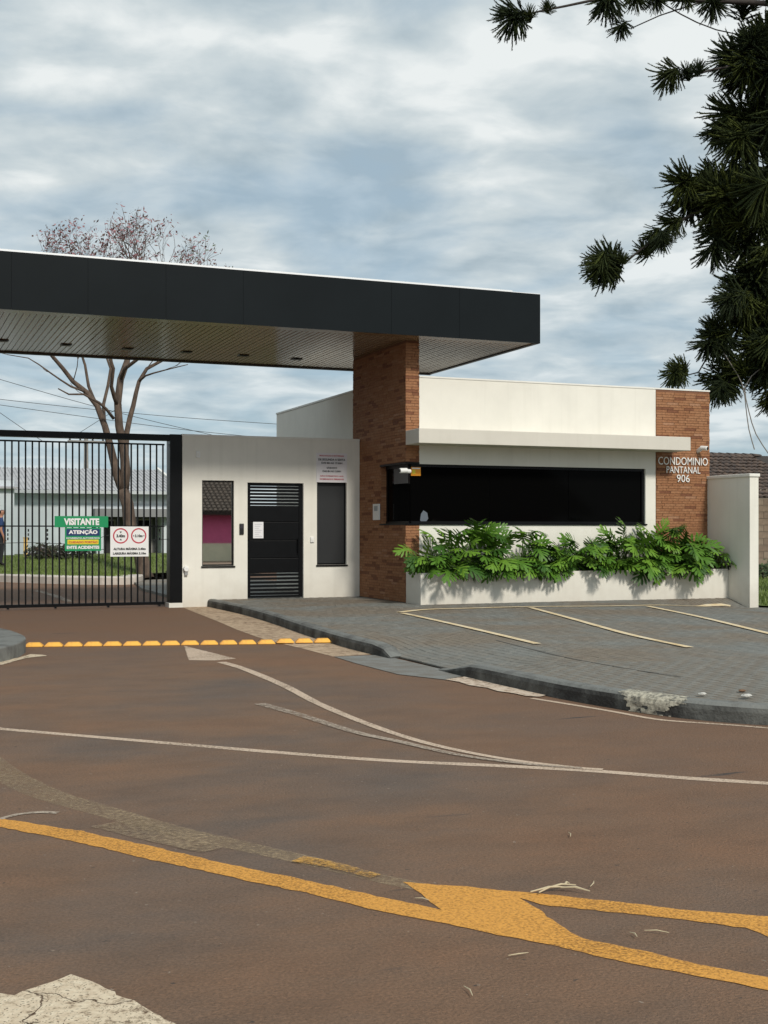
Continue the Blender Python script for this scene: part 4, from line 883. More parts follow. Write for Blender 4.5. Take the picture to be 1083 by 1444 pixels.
# ================================================================== BEHIND THE GATE
HY = 48.0
ho = thing('gate_house', (5, HY, .6), 'pale grey house with corrugated metal roof and dark porch behind the gate', 'house')
hx0, hx1 = -6.0, 10.5
ze = onY(60, 693, HY).z
MB().box((hx0, HY, .3), (7.42, HY + 8, ze)).build('wall', M_HWALL, ho)
MB().box((7.42, HY + .02, 2.3), (hx1 - .2, HY + 8, ze - .004)).build('wall', M_HWALL, ho)
MB().box((7.42, HY - .4, 2.02), (hx1 + .2, HY + .018, 2.33)).build('porch_beam', mat('porch_grey', (.22, .225, .23), .7), ho)
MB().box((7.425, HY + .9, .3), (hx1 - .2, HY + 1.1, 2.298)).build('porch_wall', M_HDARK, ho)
for px0, px1, py0, py1 in ((152, 160, 735, 760), (192, 212, 734, 790)):
    a, b = onY(px0, py1, HY + .9), onY(px1, py0, HY + .9)
    wo = MB().box((a.x - .07, HY + .86, a.z - .07), (b.x + .07, HY + .899, b.z + .07)).build('window', M_CONC, ho); MB().box((a.x, HY + .84, a.z), (b.x, HY + .859, b.z)).build('pane', M_GLASS, wo)
a, b = onY(142, 795, HY - .1), onY(170, 745, HY - .1)
MB().box((a.x, HY + .8, .4), (b.x, HY + .89, b.z)).build('door', M_INK, ho)
for x in (7.5, 10.3): MB().box((x, HY - .35, .3), (x + .25, HY - .1, 2.018)).build('porch_post', M_HDARK if x > 9 else M_HWALL, ho)
# roof: ribbed sheets
ry1, rz1 = HY + 4.6, onY(100, 661, HY + 4.6).z; rz0 = ze + .02; ey = HY - .5
sl = MB(); shw = 1.0; per = 0.14; x = 0.0; prof = []
while x < shw - 1e-6: prof += [(x, 0), (x + per*.45, 0), (x + per*.55, .035), (x + per*.9, .035)]; x += per
prof = [p for p in prof if p[0] <= shw] + [(shw, 0)]
for px, pz_ in prof: sl.v += [(px, ey, rz0 + pz_), (px, ry1, rz1 + pz_)]
for i in range(len(prof) - 1): sl.f.append((2*i, 2*i+2, 2*i+3, 2*i+1)); sl.m.append(0)
shm = sl.mesh('roof_sheet', M_ROOFM)
for i in range(int((hx1 - hx0) / shw) + 1): link('roof_sheet', shm, ho, (hx0 + i * shw - .25, 0, 0.004 * (i % 2)))
rxe = hx0 + (int((hx1 - hx0) / shw) + 1) * shw - .25
MB().quad((hx0, ry1, rz1), (rxe, ry1, rz1), (rxe, HY + 9, rz0), (hx0, HY + 9, rz0)).build('roof_back', M_ROOFM, ho)
MB().obox(((rxe + .05), (ey + ry1)/2, (rz0 + rz1)/2 + .02), (.05, 0, 0), (0, (ry1-ey)/2, (rz1-rz0)/2), (0, 0, .11)).build('barge_board', M_WHITE2, ho)
MB().box((hx0 - .3, ey - .06, rz0 - .10), (rxe, ey - .001, rz0 + .02)).build('gutter', mat('gutter_pale', (.5, .53, .55), .6), ho)
# lower white lean-to block on the left
a, b = onY(-40, 690, 46.5), onY(19, 674, 46.5)
MB().box((a.x - 3, 46.2, .5), (b.x, 47.98, b.z - .1)).build('annex', M_HWALL, ho)
MB().obox(((a.x - 3 + b.x)/2, 47.0, b.z - .15), ((b.x - a.x + 3)/2 + .15, 0, 0), (0, 1.0, .22), (0, 0, .03)).build('annex_roof', M_ROOFM, ho)
# gable wall under the right verge
MB().prism([(rxe - .7, HY + .03), (rxe - .5, HY + .03), (rxe - .5, HY + 8), (rxe - .7, HY + 8)], .3, ze - .01).build('gable_wall', M_HWALL, ho)

def leafball(mb, c, rx, rz, n, rn, s0, s1, mats=1, flat=.0):
    for _ in range(n):
        while True:
            v = Vector((rn.uniform(-1, 1), rn.uniform(-1, 1), rn.uniform(-1, 1)))
            if v.length < 1: break
        v *= (0.55 + 0.45 * rn.random()) / max(v.length, .4) * min(1, v.length * 1.4)
        p = Vector(c) + Vector((v.x * rx, v.y * rx, v.z * rz)); a = Vector((rn.gauss(0, 1), rn.gauss(0, 1), rn.gauss(0, .7))).normalized(); b = a.orthogonal().normalized(); s = rn.uniform(s0, s1)
        mb.quad(p - a*s, p + b*s*.45, p + a*s, p - b*s*.45, rn.randrange(mats))
bs = thing('garden_bush', onz(82, 789, .55), 'low purple-brown bush on the lawn behind the gate', 'bush')
bpos = atd(84, 790, 39.5); bmz = bank_z(bpos.x, bpos.y); mb = MB(); rb = random.Random(8)
for k in range(7): leafball(mb, (bpos.x - .75 + k * .25 + rb.uniform(-.1, .1), bpos.y + rb.uniform(-.2, .2), bmz + rb.uniform(.16, .30)), .32, .28, 110, rb, .05, .10, 2)
stuff(mb.build('foliage', [M_BUSH, mat('bush_green', (.04, .05, .022), .7)], bs))
mb = MB()
for k in range(9): mb.tube([(bpos.x + rb.uniform(-.5, .5), bpos.y, bmz - .03), (bpos.x + rb.uniform(-.8, .8), bpos.y + rb.uniform(-.2, .2), bmz + .35)], .015, 5)
mb.build('stem', M_BARK, bs)
bp_ = atd(36, 782, 40.5)
t = thing('yellow_post', (bp_.x, bp_.y, bank_z(bp_.x, bp_.y)), 'short yellow post on the lawn left of the bush', 'post')
zz = bank_z(bp_.x, bp_.y); MB().box((bp_.x - .06, bp_.y - .06, zz - .05), (bp_.x + .06, bp_.y + .06, zz + .62)).build('shaft', mat('post_yellow', (.75, .50, .16), .7), t); MB().box((bp_.x - .075, bp_.y - .075, zz + .62), (bp_.x + .075, bp_.y + .075, zz + .66)).build('cap', mat('post_cap', (.6, .42, .2), .7), t)
# utility pole and cables
t = thing('utility_pole', (onY(122, 700, 62).x, 62, 0), 'grey concrete utility pole behind the house roof', 'pole')
x = onY(121.5, 700, 62).x; zt2 = onY(121.5, 612, 62).z
MB().tube([(x, 62, 0), (x, 62, zt2)], [.17, .10], 10).build('pole', M_CONC, t)
MB().box((x - .9, 61.85, zt2 - .45), (x + .9, 61.95, zt2 - .33)).build('crossarm', M_CONC, t)
for k in (-.8, -.3, .3, .8): MB().tube([(x + k, 61.9, zt2 - .33), (x + k, 61.9, zt2 - .12)], [.05, .03], 6).build('insulator', M_PLASTB, t)
wires = [[(-60, 517), (0, 535), (133, 573), (258, 604), (420, 640)], [(-60, 555), (0, 563), (129, 577), (260, 589), (391, 598), (470, 603)], [(-60, 562), (0, 571), (137, 590), (260, 606), (400, 620)], [(-40, 563), (0, 582), (33, 605), (60, 622)], [(100, 617), (114, 609), (155, 583), (172, 571)]]
for i, wv in enumerate(wires):
    P = rounded([onY(*p, 60 + i) for p in wv], 1.0)
    o = MB().tube(P, 0.014, 5).build('power_cable', M_WIRE); tag(o, 'thin dark overhead cable crossing the sky behind the bare tree', 'cable', 'overhead cables behind the gate')

# ---- bare tree behind the gate
TD = 36.6
def td(x, y, dz=0.0): return atd(x, y, TD + dz)
tr = thing('bare_tree', td(203, 810), 'bare branching tree with a few pink and brown leaves behind the gate', 'tree')
rt = random.Random(14); tb = MB(); tips = []
def limb(pts, r0, r1, n=8):
    P = rounded(pts, .35); k = len(P); tb.tube(P, [r0 + (r1 - r0) * i / (k-1) for i in range(k)], n); return P
tkp = [td(204, 815), td(203, 808), td(199, 784), td(184, 745), td(180, 712), td(173, 690)]
P = rounded(tkp, .3); tb.tube(P, [.30 if i == 0 else .235 - .06 * i / (len(P)-1) for i in range(len(P))], 10)
limbs = [
 ([td(174, 694), td(166, 673), td(158, 640), td(148, 601), td(137, 572), td(122, 553), td(103, 538), td(89, 520), td(70, 498, -.4), td(52, 470, -.8)], .14, .035),
 ([td(174, 694), td(177, 665), td(174, 631), td(168, 601), td(166, 568), td(170, 535), td(179, 510, .3), td(186, 470, .5), td(190, 430, .6)], .16, .05),
 ([td(177, 660), td(179, 609, .3), td(188, 572, .6), td(196, 538, .8), td(207, 520, 1.0), td(229, 508, 1.2), td(262, 480, 1.5)], .10, .035),
 ([td(160, 590, -.1), td(150, 577, -.4), td(140, 568, -.7), td(118, 556, -.9), td(97, 556, -1.0), td(82, 548, -1.2)], .05, .018),
 ([td(166, 572), td(157, 545, -.5), td(160, 520, -.8), td(150, 490, -1.0), td(140, 450, -1.1)], .07, .03),
 ([td(148, 601), td(146, 570, .5), td(152, 545, .8), td(156, 520, 1.0), td(135, 470, 1.2)], .06, .025),
 ([td(137, 572), td(125, 545, .6), td(120, 515, .8), td(108, 480, .9), td(95, 440, .9)], .055, .025),
 ([td(170, 535), td(176, 520, -.4), td(196, 505, -.8), td(222, 470, -1.1), td(240, 440, -1.2)], .06, .025),
 ([td(196, 538, .8), td(205, 530, .5), td(232, 522, .2), td(265, 514, .1)], .035, .012),
 ([td(122, 553), td(100, 545, -.4), td(70, 525, -.7), td(40, 505, -.9), td(10, 500, -1)], .035, .012),
]
CC = td(188, 425); CRX, CRZ = 3.05, 2.75
def grow(p, d, L, r, lev):
    pts = [p]; q = p.copy(); dd = d.copy(); ns = 3
    for i in range(ns):
        dd = (dd + Vector((rt.gauss(0, .16), rt.gauss(0, .16), rt.gauss(.06, .14)))).normalized(); q = q + dd * L / ns; pts.append(q.copy())
    e_ = Vector(((q.x - CC.x) / CRX, (q.y - CC.y) / CRX, (q.z - CC.z) / CRZ))
    tb.tube(pts, [r, r*.88, r*.76, r*.62], 5 if lev > 1 else 3, cap=False)
    if lev == 0 or e_.length > 1.0:
        tips.append((q, dd)); tips.append((pts[2], dd)); return
    for k in range(rt.choice((2, 3, 3))):
        nd = (dd + Vector((rt.gauss(0, .55), rt.gauss(0, .55), rt.gauss(.12, .32)))).normalized(); grow(pts[rt.choice((2, 3, 3))], nd, L * rt.uniform(.66, .9), r * .62, lev - 1)
for pts, r0, r1 in limbs:
    P = limb(pts, r0, r1); big = r1 > .02
    d = (P[-1] - P[-3]).normalized()
    if big:
        for _ in range(3): grow(P[-1], (d + Vector((rt.gauss(0, .4), rt.gauss(0, .4), .25))).normalized(), rt.uniform(.8, 1.1), r1 * .7, 4)
        for i in range(len(P) * 2 // 3, len(P), 3): grow(P[i], (d + Vector((rt.gauss(0, .7), rt.gauss(0, .7), .3))).normalized(), .75, r1 * .5, 3)
    for i in range(len(P) // 2, len(P), 3):
        if not big or i % 2: grow(P[i], (d + Vector((rt.gauss(0, .8), rt.gauss(0, .8), rt.gauss(0, .4)))).normalized(), .5, .012, 1)
tb.build('trunk', M_BARK, tr, smooth=True)
lv = MB()
for q, d in tips:
    e_ = (q.z - CC.z) / CRZ
    if e_ < 0.05: continue
    for _ in range(rt.choice((0, 0, 1, 2, 3)) if e_ > .3 else rt.choice((0, 0, 1))):
        p = q + Vector((rt.gauss(0, .07), rt.gauss(0, .07), rt.gauss(0, .07))); a = Vector((rt.gauss(0, 1), rt.gauss(0, 1), rt.gauss(-.5, .7))).normalized(); b = a.orthogonal().normalized(); s = rt.uniform(.035, .075)
        lv.quad(p - a*s, p + b*s*.5, p + a*s, p - b*s*.5, rt.choices((0, 1, 2, 3), (4, 5, 2, 2 if q.x > CC.x + .8 else 0))[0])
stuff(lv.build('crown', M_DRYLEAF, tr))

# ---- person behind the gate
def person():
    p0 = atd(1, 790, 38.0); x, y = p0.x, p0.y; z = bank_z(x, y)
    t = thing('person', (x, y, z), 'person in a dark blue shirt standing on the lawn behind the gate', 'person')
    F = Vector((S*.4 + C*.9, C*.4 - S*.9, 0)).normalized(); Sd = Vector((F.y, -F.x, 0)); U = Vector((0, 0, 1)); o0 = Vector((x, y, z))
    V, E_, Rr = [], [], []
    def jp(a, b, c, r): V.append(o0 + Sd*a + F*b + U*c); Rr.append(r); return len(V) - 1
    def ch(*ids):
        for a, b in zip(ids, ids[1:]): E_.append((a, b))
    pel = jp(0, 0, .95, (.155, .12)); wst = jp(0, 0, 1.10, (.14, .105)); chs = jp(0, .01, 1.32, (.165, .115)); nkb = jp(0, 0, 1.47, (.085, .075)); nk = jp(0, .01, 1.54, (.052, .052)); hd = jp(0, .03, 1.63, (.078, .095)); ht = jp(0, .02, 1.73, (.070, .085))
    ch(pel, wst, chs, nkb, nk, hd, ht)
    ns = jp(0, .125, 1.625, (.014, .014)); ch(hd, ns)
    for s in (-1, 1):
        hp = jp(s*.095, 0, .88, (.095, .095)); kn = jp(s*.11, .03, .48, (.062, .062)); an = jp(s*.12, -.01, .09, (.045, .045)); ft = jp(s*.135, .13, .035, (.042, .032)); ch(pel, hp, kn, an, ft)
        sh = jp(s*.185, 0, 1.40, (.062, .062)); el = jp(s*.24, -.03, 1.12, (.045, .045)); wr = jp(s*.25, .06, .88, (.030, .030)); pm_ = jp(s*.25, .085, .80, (.034, .022)); ch(chs, sh, el, wr, pm_)
        for k, (db_, ln) in enumerate(((-.028, .07), (-.010, .085), (.010, .08), (.028, .062))):
            f1 = jp(s*.255, .085 + db_, .755, (.0095, .0095)); f2 = jp(s*.25, .09 + db_, .755 - ln, (.008, .008)); ch(pm_, f1, f2)
        t1 = jp(s*.24, .125, .80, (.010, .010)); t2 = jp(s*.235, .14, .755, (.009, .009)); ch(pm_, t1, t2)
        er = jp(s*.085, .02, 1.63, (.014, .02)); ch(hd, er)
    me = bpy.data.meshes.new('body'); me.from_pydata([tuple(v) for v in V], E_, [])
    ob = bpy.data.objects.new('body', me); COL.objects.link(ob); mo = ob.modifiers.new('skin', 'SKIN'); mo.use_smooth_shade = True
    for i, r in enumerate(Rr): me.skin_vertices[0].data[i].radius = r
    me.skin_vertices[0].data[0].use_root = True
    su = ob.modifiers.new('sub', 'SUBSURF'); su.levels = su.render_levels = 2
    dg = bpy.context.evaluated_depsgraph_get(); nm = bpy.data.meshes.new_from_object(ob.evaluated_get(dg)); bpy.data.objects.remove(ob)
    nm.materials.clear()
    for q in (M_SKIN, M_SHIRT, M_PANTS, M_HAIR): nm.materials.append(q)
    for pl_ in nm.polygons:
        c = pl_.center - o0; h = c.z; sd = abs(c.dot(Sd)); fr = c.dot(F)
        arm = sd > .20
        if h > 1.70 or (h > 1.60 and fr < .0 and h > 1.5): m_ = 3
        elif h > 1.49: m_ = 0
        elif arm and h < 1.20: m_ = 0
        elif h > .93: m_ = 1
        elif h > .10: m_ = 2
        else: m_ = 3
        pl_.material_index = m_; pl_.use_smooth = True
    link('body', nm, t)
person()

# ================================================================== RIGHT SIDE: block wall and tiled house
RY = 34.0
nh = thing('tiled_house', (27, RY, 0), 'house with weathered brown clay tile roof beyond the white end wall', 'house')
MB().box((19.5, RY + .4, 0), (40, RY + 9, 2.9)).build('wall', mat('house_beige', (.35, .30, .24), .85, var=.2), nh)
zr, zee = 4.06, 2.55; ye, yr = RY - .2, RY + 4.0
rb_ = MB().quad((19, ye, zee - .02), (41, ye, zee - .02), (41, yr, zr + .62), (19, yr, zr + .62)).quad((41, yr + .01, zr + .62), (41, RY + 9.4, zee), (19, RY + 9.4, zee), (19, yr + .01, zr + .62))
zr2 = onY(1040, 640, yr).z; slope = math.atan2(zr2 - zee, yr - ye); sl_len = math.hypot(zr2 - zee, yr - ye)
rb_ = MB().quad((19, ye, zee - .03), (41, ye, zee - .03), (41, yr, zr2 - .05), (19, yr, zr2 - .05)).quad((41, yr + .01, zr2 - .05), (41, RY + 9.4, zee), (19, RY + 9.4, zee), (19, yr + .01, zr2 - .05)).build('roof', M_TILEB, nh)
def tile(mi, w=.23, l=.40):
    m = MB(); n = 6
    for i in range(n + 1):
        a = math.pi * i / n; x = -math.cos(a) * w/2; z = math.sin(a) * .085
        m.v += [(x, 0, z + .03), (x * .85, l, z * .8), (x, 0, z + .012)]
    for i in range(n): m.f += [(3*i, 3*i+3, 3*i+4, 3*i+1), (3*i, 3*i+2, 3*i+5, 3*i+3)]; m.m += [0, 0]
    return m.mesh('roof_tile', M_TILE[mi])
tm = [tile(i) for i in range(3)]; rt2 = random.Random(2); stp = .33; cols = [24.6 + .25 * i for i in range(22)]
rows_ = int(sl_len / stp)
cand = []
for r in range(rows_):
    for x in cols: cand.append((r, x))
cand = [c for c in cand]
tres = MB()
for k, (r, x) in enumerate(cand):
    y = ye + math.cos(slope) * r * stp; z = zee + math.sin(slope) * r * stp + .0; link('roof_tile', tm[rt2.choice((0, 0, 1, 2))], rb_, (x + rt2.gauss(0, .008), y, z + rt2.gauss(0, .005)), (slope, rt2.gauss(0, .03), rt2.gauss(0, .02)))
rg_ = MB(); x = 24.4
while x < 30.2:
    m = link('ridge_tile', tm[1], rb_, (x, yr, zr2 - .10), (R(4), 0, -R(90)), (1.5, 1.0, 1.2)); x += .36
bw = thing('block_wall', (26, 31.5, 0), 'bare concrete block wall below the tiled roof', 'wall')
BY = 31.6; MB().box((18.5, BY, -.02), (36, BY + .12, 2.52)).build('core', mat('block_mortar', (.20, .16, .125), .9, var=.2), bw)
bmz_ = [MB().box((0, -.014, 0), (.385, .0, .188)).mesh('block', M_BLOCK[i]) for i in range(3)]
for r in range(12):
    for k in range(16): link('block', bmz_[rt2.choice((0, 1, 2))], bw, (22.2 + k * .395 + (.2 if r % 2 else 0), BY + rt2.uniform(-.003, .003), .02 + r * .207))
sh = thing('wall_shrub', (25.0, 30.6, 0), 'dark green shrub at the foot of the block wall', 'shrub'); mb = MB()
for k in range(8): leafball(mb, (24.2 + k * .3, 30.9 + rb.uniform(-.2, .2), rb.uniform(.2, .35)), .35, .3, 120, rb, .04, .09, 2)
stuff(mb.build('foliage', [mat('shrub_a', (.03, .055, .018), .7), mat('shrub_b', (.05, .08, .022), .7)], sh))
mb = MB()
for k in range(6): mb.tube([(24.3 + k * .35, 30.9, 0), (24.2 + k * .35, 30.9, .4)], .02, 5)
mb.build('stem', M_BARK, sh)

# ---- araucaria pine on the lawn behind the guardhouse
AD = 28.0
def ad(x, y, dz=0.0): return atd(x, y, AD + dz)
ar = thing('araucaria_pine', (21.0, 21.8, 0), 'tall dark araucaria pine with tufted drooping branches beside the guardhouse', 'tree')
ra = random.Random(31)
def tuft(seed, mi):
    """bouquet of rope-like branchlets clothed in short needles; origin at the branch end, opening along +X, radius about 1"""
    rn = random.Random(seed); m = MB(); nb_ = 104
    for i in range(nb_):
        th = math.acos(rn.uniform(-.15, 1)); ph = rn.uniform(0, 6.283); d = Vector((math.cos(th), math.sin(th)*math.cos(ph), math.sin(th)*math.sin(ph)))
        L = rn.uniform(.78, 1.08) * (1.0 if th < 1.3 else .85); p = Vector((rn.uniform(-.5, .05), 0, 0)) + d * .04; q = p.copy(); dd = (d + Vector((.55, 0, .10))).normalized(); k = 7; pts = [p]
        for j in range(k):
            dd = (dd + Vector((-.02, 0, -.085 if j < 5 else .05)) + d * .10 + Vector((rn.gauss(0, .05), rn.gauss(0, .05), rn.gauss(0, .05)))).normalized(); q = q + dd * L / k; pts.append(q.copy())
        mt = mi if rn.random() < .75 else (mi + 1) % 3
        m.tube(pts, [.012, .015, .019, .022, .024, .024, .020, .008], 4, mt, cap=False)
        for j in range(1, k + 1):
            for s in range(9 if j > 2 else 4):
                base_ = pts[j-1].lerp(pts[j], rn.random()); ax = (pts[j] - pts[j-1]).normalized(); sd = ax.orthogonal().normalized(); sd.rotate(Quaternion(ax, rn.uniform(0, 6.283)))
                ln = rn.uniform(.06, .09); tip = base_ + sd * .016 + (ax * .88 + sd * .45).normalized() * ln; wv = ax.cross(sd) * .014
                m.tri(base_ + sd * .012 - wv, base_ + sd * .012 + wv, tip, mt if rn.random() < .8 else (mt + 1) % 3)
    return m.mesh('needle_tuft', M_NEED)
TF = [tuft(100 + i, (0, 0, 1, 2, 0, 2)[i]) for i in range(6)]
def put(x, y, rpx, dx, dy, dz=0.0, dd=0.0):
    """tuft centred on a place, opening towards the picture direction (dx,dy) with dd in depth"""
    c = ad(x, y, dz); ax = (Vector((C, -S, 0)) * dx + Vector((0, 0, 1)) * -dy + Vector((S, C, 0)) * dd).normalized(); r = rpx * (AD + dz) / FPX
    zz = Vector((0, 0, 1)); zz = (zz - ax * zz.dot(ax)).normalized() if abs(ax.z) < .95 else ax.orthogonal().normalized(); yy = zz.cross(ax)
    link('needle_tuft', TF[ra.randrange(6)], ar, c - ax * r * .35, Matrix((ax, yy, zz)).transposed().to_euler(), r * 1.0)
tr_x, tr_y = 21.0, 21.8
ttop = 15.0
tk = MB().tube([(tr_x, tr_y, -.1), (tr_x, tr_y, 2), (tr_x + .1, tr_y, 8), (tr_x, tr_y, ttop)], [.42, .36, .28, .14], 12).build('trunk', M_BARK2, ar, smooth=True)
brn = MB()
def bra(pts, r0=.06, r1=.022):
    P = rounded(pts, .4); n = len(P); brn.tube(P, [r0 + (r1 - r0) * i / (n-1) for i in range(n)], 6)
def tp(z): return Vector((tr_x, tr_y, z))
zpx_ = lambda y: EYE + (HOR - y) / FPX * AD
bra([tp(zpx_(40)), ad(1170, 18), ad(1083, 5), ad(960, 0), ad(870, -4), ad(800, 8), ad(742, 20)], .09, .018)
bra([ad(1000, 0, .3), ad(930, 22), ad(890, 40)], .02, .012)
bra([ad(925, -2), ad(960, 20, .5), ad(1010, 42, .8), ad(1083, 55, 1)], .018, .012)
bra([tp(zpx_(170)), ad(1150, 120), ad(1060, 95), ad(1005, 98), ad(960, 112)], .07, .018)
bra([tp(zpx_(300)), ad(1150, 260), ad(1060, 270), ad(980, 300), ad(925, 335), ad(880, 372)], .08, .018)
bra([tp(zpx_(420)), ad(1150, 400), ad(1070, 400), ad(1020, 450)], .06, .02)
bra([tp(zpx_(400)), ad(1140, 370), ad(1083, 400), ad(1045, 435), ad(1010, 480), ad(985, 525), ad(965, 530)], .06, .012)
bra([tp(zpx_(560)), ad(1140, 520), ad(1083, 510), ad(1040, 530), ad(1005, 555)], .05, .018)
bra([tp(zpx_(200)), ad(1140, 160), ad(1060, 180), ad(1010, 200)], .06, .02)
for pts, r in (([ad(1010, 480, -.3), ad(1022, 500, -.3), ad(1046, 540, -.3), ad(1052, 575, -.3), ad(1056, 605, -.3), ad(1064, 634, -.3)], .012), ([ad(1083, 512, -.3), ad(1060, 530, -.3), ad(1050, 546, -.3), ad(1056, 580, -.3), ad(1066, 612, -.3), ad(1084, 640, -.3)], .012)):
    P = rounded(pts, .2); MB().tube(P, r, 5).build('hanging_vine', M_VINE, ar)
brn.build('branches', M_BARK2, ar, smooth=True)
T = [(714, 30, 36, -.8, .5), (744, 17, 16, -.3, -.6), (772, 8, 13, 0, -1), (850, 12, 34, -.5, .8), (872, 42, 20, -.6, .7), (900, 4, 22, .2, .8), (925, 4, 20, 0, 1), (1008, 14, 26, .2, 1), (965, 0, 24, 0, .8), (1050, 4, 26, 0, -.3),
     (934, 112, 28, -.9, .5), (968, 98, 18, -.3, -.9), (985, 95, 16, .2, -.9), (1020, 82, 38, -.6, .1), (1060, 60, 44, -.3, -.4), (1083, 40, 42, 0, -.5), (1075, 110, 46, -.4, .3), (1045, 110, 40, -.3, .6),
     (1015, 165, 42, -.8, 0), (1050, 170, 46, -.3, -.2), (1083, 190, 48, -.2, .4), (1030, 205, 42, -.7, .6), (1005, 190, 30, -.8, .3), (1065, 225, 48, 0, .3), (1090, 150, 45, 0, 0),
     (952, 262, 36, -.8, .3), (985, 255, 38, -.5, -.4), (965, 290, 38, -.6, .5), (1020, 262, 42, -.3, -.3), (1060, 280, 46, -.1, .1), (1090, 270, 46, 0, .3), (1000, 300, 36, -.5, .4), (940, 320, 26, -.7, .4), (918, 342, 24, -.4, .8), (905, 350, 20, -.3, -.5), (935, 345, 22, .2, .8),
     (846, 374, 40, -.95, .1), (852, 366, 36, -.4, -.6), (846, 384, 32, -.2, .9), (878, 362, 12, 0, -1),
     (1010, 335, 44, -.6, .7), (1040, 320, 42, -.1, .4), (1075, 335, 46, 0, .3), (1000, 360, 34, -.5, .8), (1050, 365, 40, -.2, .8), (1085, 380, 44, 0, .6), (1025, 300, 34, .1, .2),
     (1035, 410, 40, -.7, .4), (1020, 425, 34, -.9, .3), (1060, 405, 42, -.2, .6), (1083, 430, 36, 0, .7), (1045, 440, 34, -.4, .8), (1028, 455, 28, -.5, .8),
     (1000, 470, 34, -.8, -.1), (992, 488, 28, -.7, .4), (1012, 492, 34, -.3, .8), (1010, 460, 26, -.2, -.8), (950, 526, 25, -.95, .1), (946, 534, 22, -.6, .8), (955, 516, 18, -.4, -.8),
     (1078, 475, 34, -.6, -.2), (1070, 490, 28, -.8, .3), (1083, 500, 30, 0, .7), (1020, 525, 34, -.6, .4), (1005, 545, 34, -.7, .6), (1030, 548, 30, .1, .9), (1012, 556, 26, -.5, .8), (1062, 535, 28, -.5, .8), (1083, 550, 32, -.3, .7), (1040, 512, 26, -.2, -.3), (1088, 575, 28, 0, .8), (1076, 520, 30, -.2, .1)]
for x, y, r, dx, dy in T:
    put(x, y, r * 1.14, dx, dy, ra.uniform(-.7, .7), ra.uniform(-.5, .4))
for _ in range(34):
    y = ra.uniform(40, 560); x0_ = 1030 if y < 230 else (985 if y < 340 else (1035 if y < 440 else 1045)); put(ra.uniform(x0_, 1100), y, ra.uniform(34, 46), ra.uniform(-.7, .2), ra.uniform(-.3, .8), ra.uniform(-.3, 1.5), ra.uniform(-.6, .3))
# rest of the crown outside the frame and behind
for _ in range(70):
    x = ra.uniform(1105, 1500); y = ra.uniform(-260, 560); put(x, y, ra.uniform(36, 50), ra.uniform(-1, 1), ra.uniform(-.4, .8), ra.uniform(-3.5, 3.5), ra.uniform(-.6, .6))

# ================================================================== ACROSS THE STREET (behind the camera, seen in the mirrored pane)
ah = thing('opposite_house', (15, -14, 0), 'pink house with brown tile roof and beige garden wall across the street', 'house')
MB().box((4, -12.0, -.02), (34, -11.8, .86)).build('garden_wall', M_BEIGE, ah)
MB().box((6, -22, -.02), (32, -13.0, 2.6)).build('wall', M_PINK, ah)
for k in range(5):
    x = 8 + k * 5; wo = MB().box((x, -12.99, 1.1), (x + 1.4, -12.95, 2.2)).build('window', M_SWHITE, ah); MB().box((x + .1, -12.94, 1.2), (x + 1.3, -12.93, 2.1)).build('pane', M_GLASS, wo)
yo0, yo1, zo0, zo1 = -12.2, -17.5, 2.42, 5.1
ro = MB().quad((34, yo0, zo0), (4, yo0, zo0), (4, yo1, zo1), (34, yo1, zo1)).quad((4, yo1 - .01, zo1), (4, -22.8, zo0), (34, -22.8, zo0), (34, yo1 - .01, zo1)).box((4, yo0 - .02, zo0 - .16), (34, yo0, zo0 + .02)).build('roof', M_TILEB, ah)
so = math.atan2(zo1 - zo0, yo0 - yo1); Lo = math.hypot(zo1 - zo0, yo0 - yo1); to = tile(0, .26, .42)
for r in range(int(Lo / .34)):
    for k in range(16): link('roof_tile', tm[rt2.choice((0, 0, 2))], ro, (13.3 + k * .25, yo0 - math.cos(so) * r * .34, zo0 + math.sin(so) * r * .34), (so, 0, math.pi))

# ================================================================== LITTER
def grit(p, r, name, label, cat, m_, sq=.6):
    bm = bmesh.new(); bmesh.ops.create_icosphere(bm, subdivisions=2, radius=r)
    for v in bm.verts: v.co *= 1 + .35 * noise.noise(v.co * (2.2 / r) + Vector(p)); v.co.z *= sq; v.co.x *= 1.6
    me = bpy.data.meshes.new(name); bm.to_mesh(me); bm.free(); me.materials.append(m_); return tag(link(name, me, None, (p[0], p[1], p[2] + r * sq * .6)), label, cat)
for px, py, r, lb in ((990, 980, .024, 'small white paint flake on the paved kerb edge'), (1052, 983, .030, 'white rubble piece beside a dry leaf on the kerb edge')):
    p = onz(px, py, .155); grit(p, r, 'rubble', lb, 'rubble', mat('rubble_white', (.55, .54, .50), .9, var=.4, vscale=30))
p = onz(1046, 975, .15); grit(p + Vector((0, 0, .0)), .022, 'dry_leaf', 'curled brown dry leaf on the kerb edge', 'leaf', mat('brown_leaf', (.16, .09, .05), .9), .5)
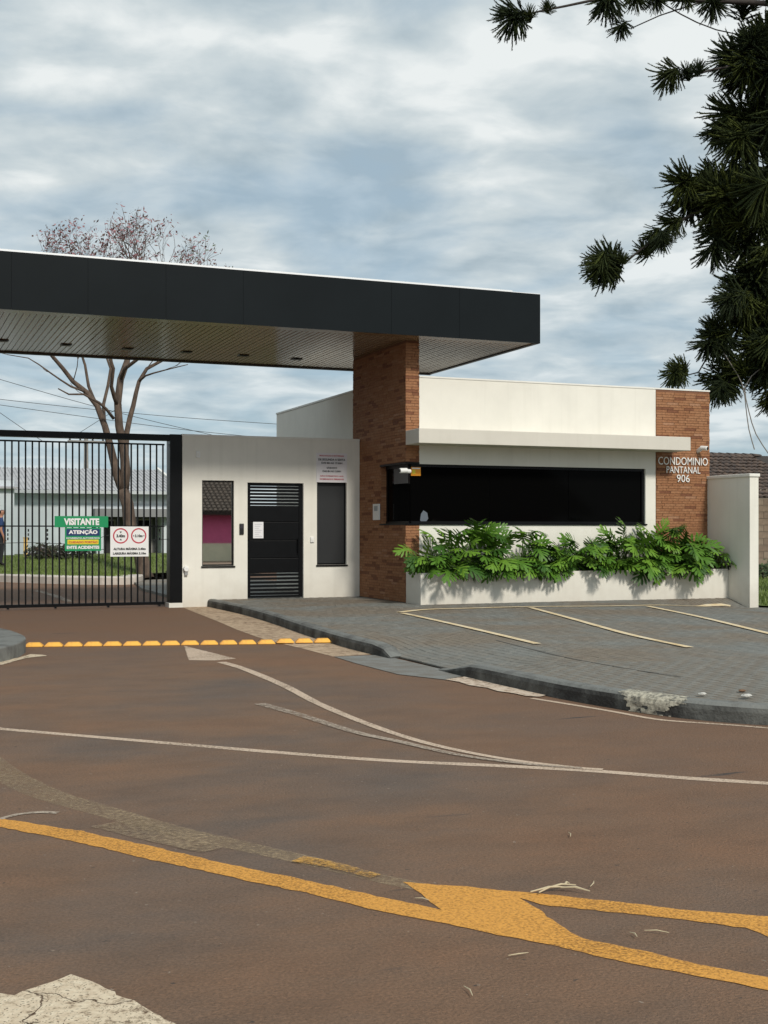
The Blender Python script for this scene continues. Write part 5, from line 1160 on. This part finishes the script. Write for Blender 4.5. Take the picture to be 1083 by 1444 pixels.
# cement splash on the kerb face
P = [p for p in rounded([Vector((x, y, 0)) for x, y in K2], 0.008) if 8.05 < p.y < 9.15]; cmb = MB(); pf = []
for (a0, b0), (a1, b1) in zip(KP[:-2], KP[1:-1]):
    for k in range(16): pf.append((a0 + (a1 - a0) * k / 16, b0 + (b1 - b0) * k / 16))
pf = [(a, b) for a, b in pf if b > 0.0]
n = len(P); kk = len(pf)
for i, p in enumerate(P):
    d = (P[min(i+1, n-1)] - P[max(i-1, 0)]).normalized(); sd = Vector((-d.y, d.x, 0))
    for a, b in pf:
        th_ = .004 + .006 * (1 + noise.noise(Vector((p.y * 14, a * 40, b * 30)))); out = 1 - sst(.02, .10, a); cmb.v.append(tuple(p + sd * (a - th_ * out) + Vector((0, 0, b + th_ * (1 - out) + .004 * noise.noise(p * 3)))))
for i in range(n - 1):
    for k in range(kk - 1):
        t = (P[i].y - 8.6) / .34; u = (k / kk - .42) / .62; nz_ = noise.noise(Vector((P[i].y * 5, k * .11, 1))) + .7 * noise.noise(Vector((P[i].y * 19, k * .25, 4)))
        if t * t + u * u + .55 * nz_ < .72: cmb.f.append((i*kk+k, (i+1)*kk+k, (i+1)*kk+k+1, i*kk+k+1)); cmb.m.append(0)
tag(cmb.build('cement_spill', M_CEM, smooth=True), 'pale dried cement splash smeared over the grey kerb', 'cement spill')
st_ = MB(); sr = random.Random(6)
b0 = onz(790, 1257)
for a, b in (((748, 1263), (800, 1256)), ((770, 1258), (812, 1253)), ((790, 1257), (832, 1262)), ((760, 1264), (790, 1255)), ((795, 1254), (803, 1251))):
    P = [onz(*a) + Vector((0, 0, .016)), (onz(*a) + onz(*b)) / 2 + Vector((0, 0, .026)), onz(*b) + Vector((0, 0, .016))]; st_.tube(P, [.003, .005, .002], 5)
tag(st_.build('straw_wisp', M_STRAW), 'dry straw wisp lying across the orange arrow', 'straw')
for i, (px, py, lb) in enumerate([(926, 1318, 'pale dry leaf scrap between the two orange lines'), (893, 1322, 'thin straw scrap lying between the orange lines'), (731, 1350, 'dry straw scrap on the asphalt below the orange arrow'), (660, 1402, 'pale chip on bare asphalt below the orange line'), (803, 1180, 'thin straw scrap on asphalt above the orange arrow'), (835, 1250, 'short straw stalk behind the straw wisp'), (595, 1272, 'straw stalk crossing the dark notch of the orange arrow')]):
    p = onz(px, py); an = sr.uniform(0, 3.1); l = sr.uniform(.02, .05); d = Vector((math.cos(an), math.sin(an), 0))
    tag(MB().tube([p - d*l + Vector((0, 0, .012)), p + Vector((d.y*.006, -d.x*.006, .015)), p + d*l + Vector((0, 0, .012))], [.0015, .0028, .0012], 5).build('straw_scrap', M_STRAW), lb, 'straw')
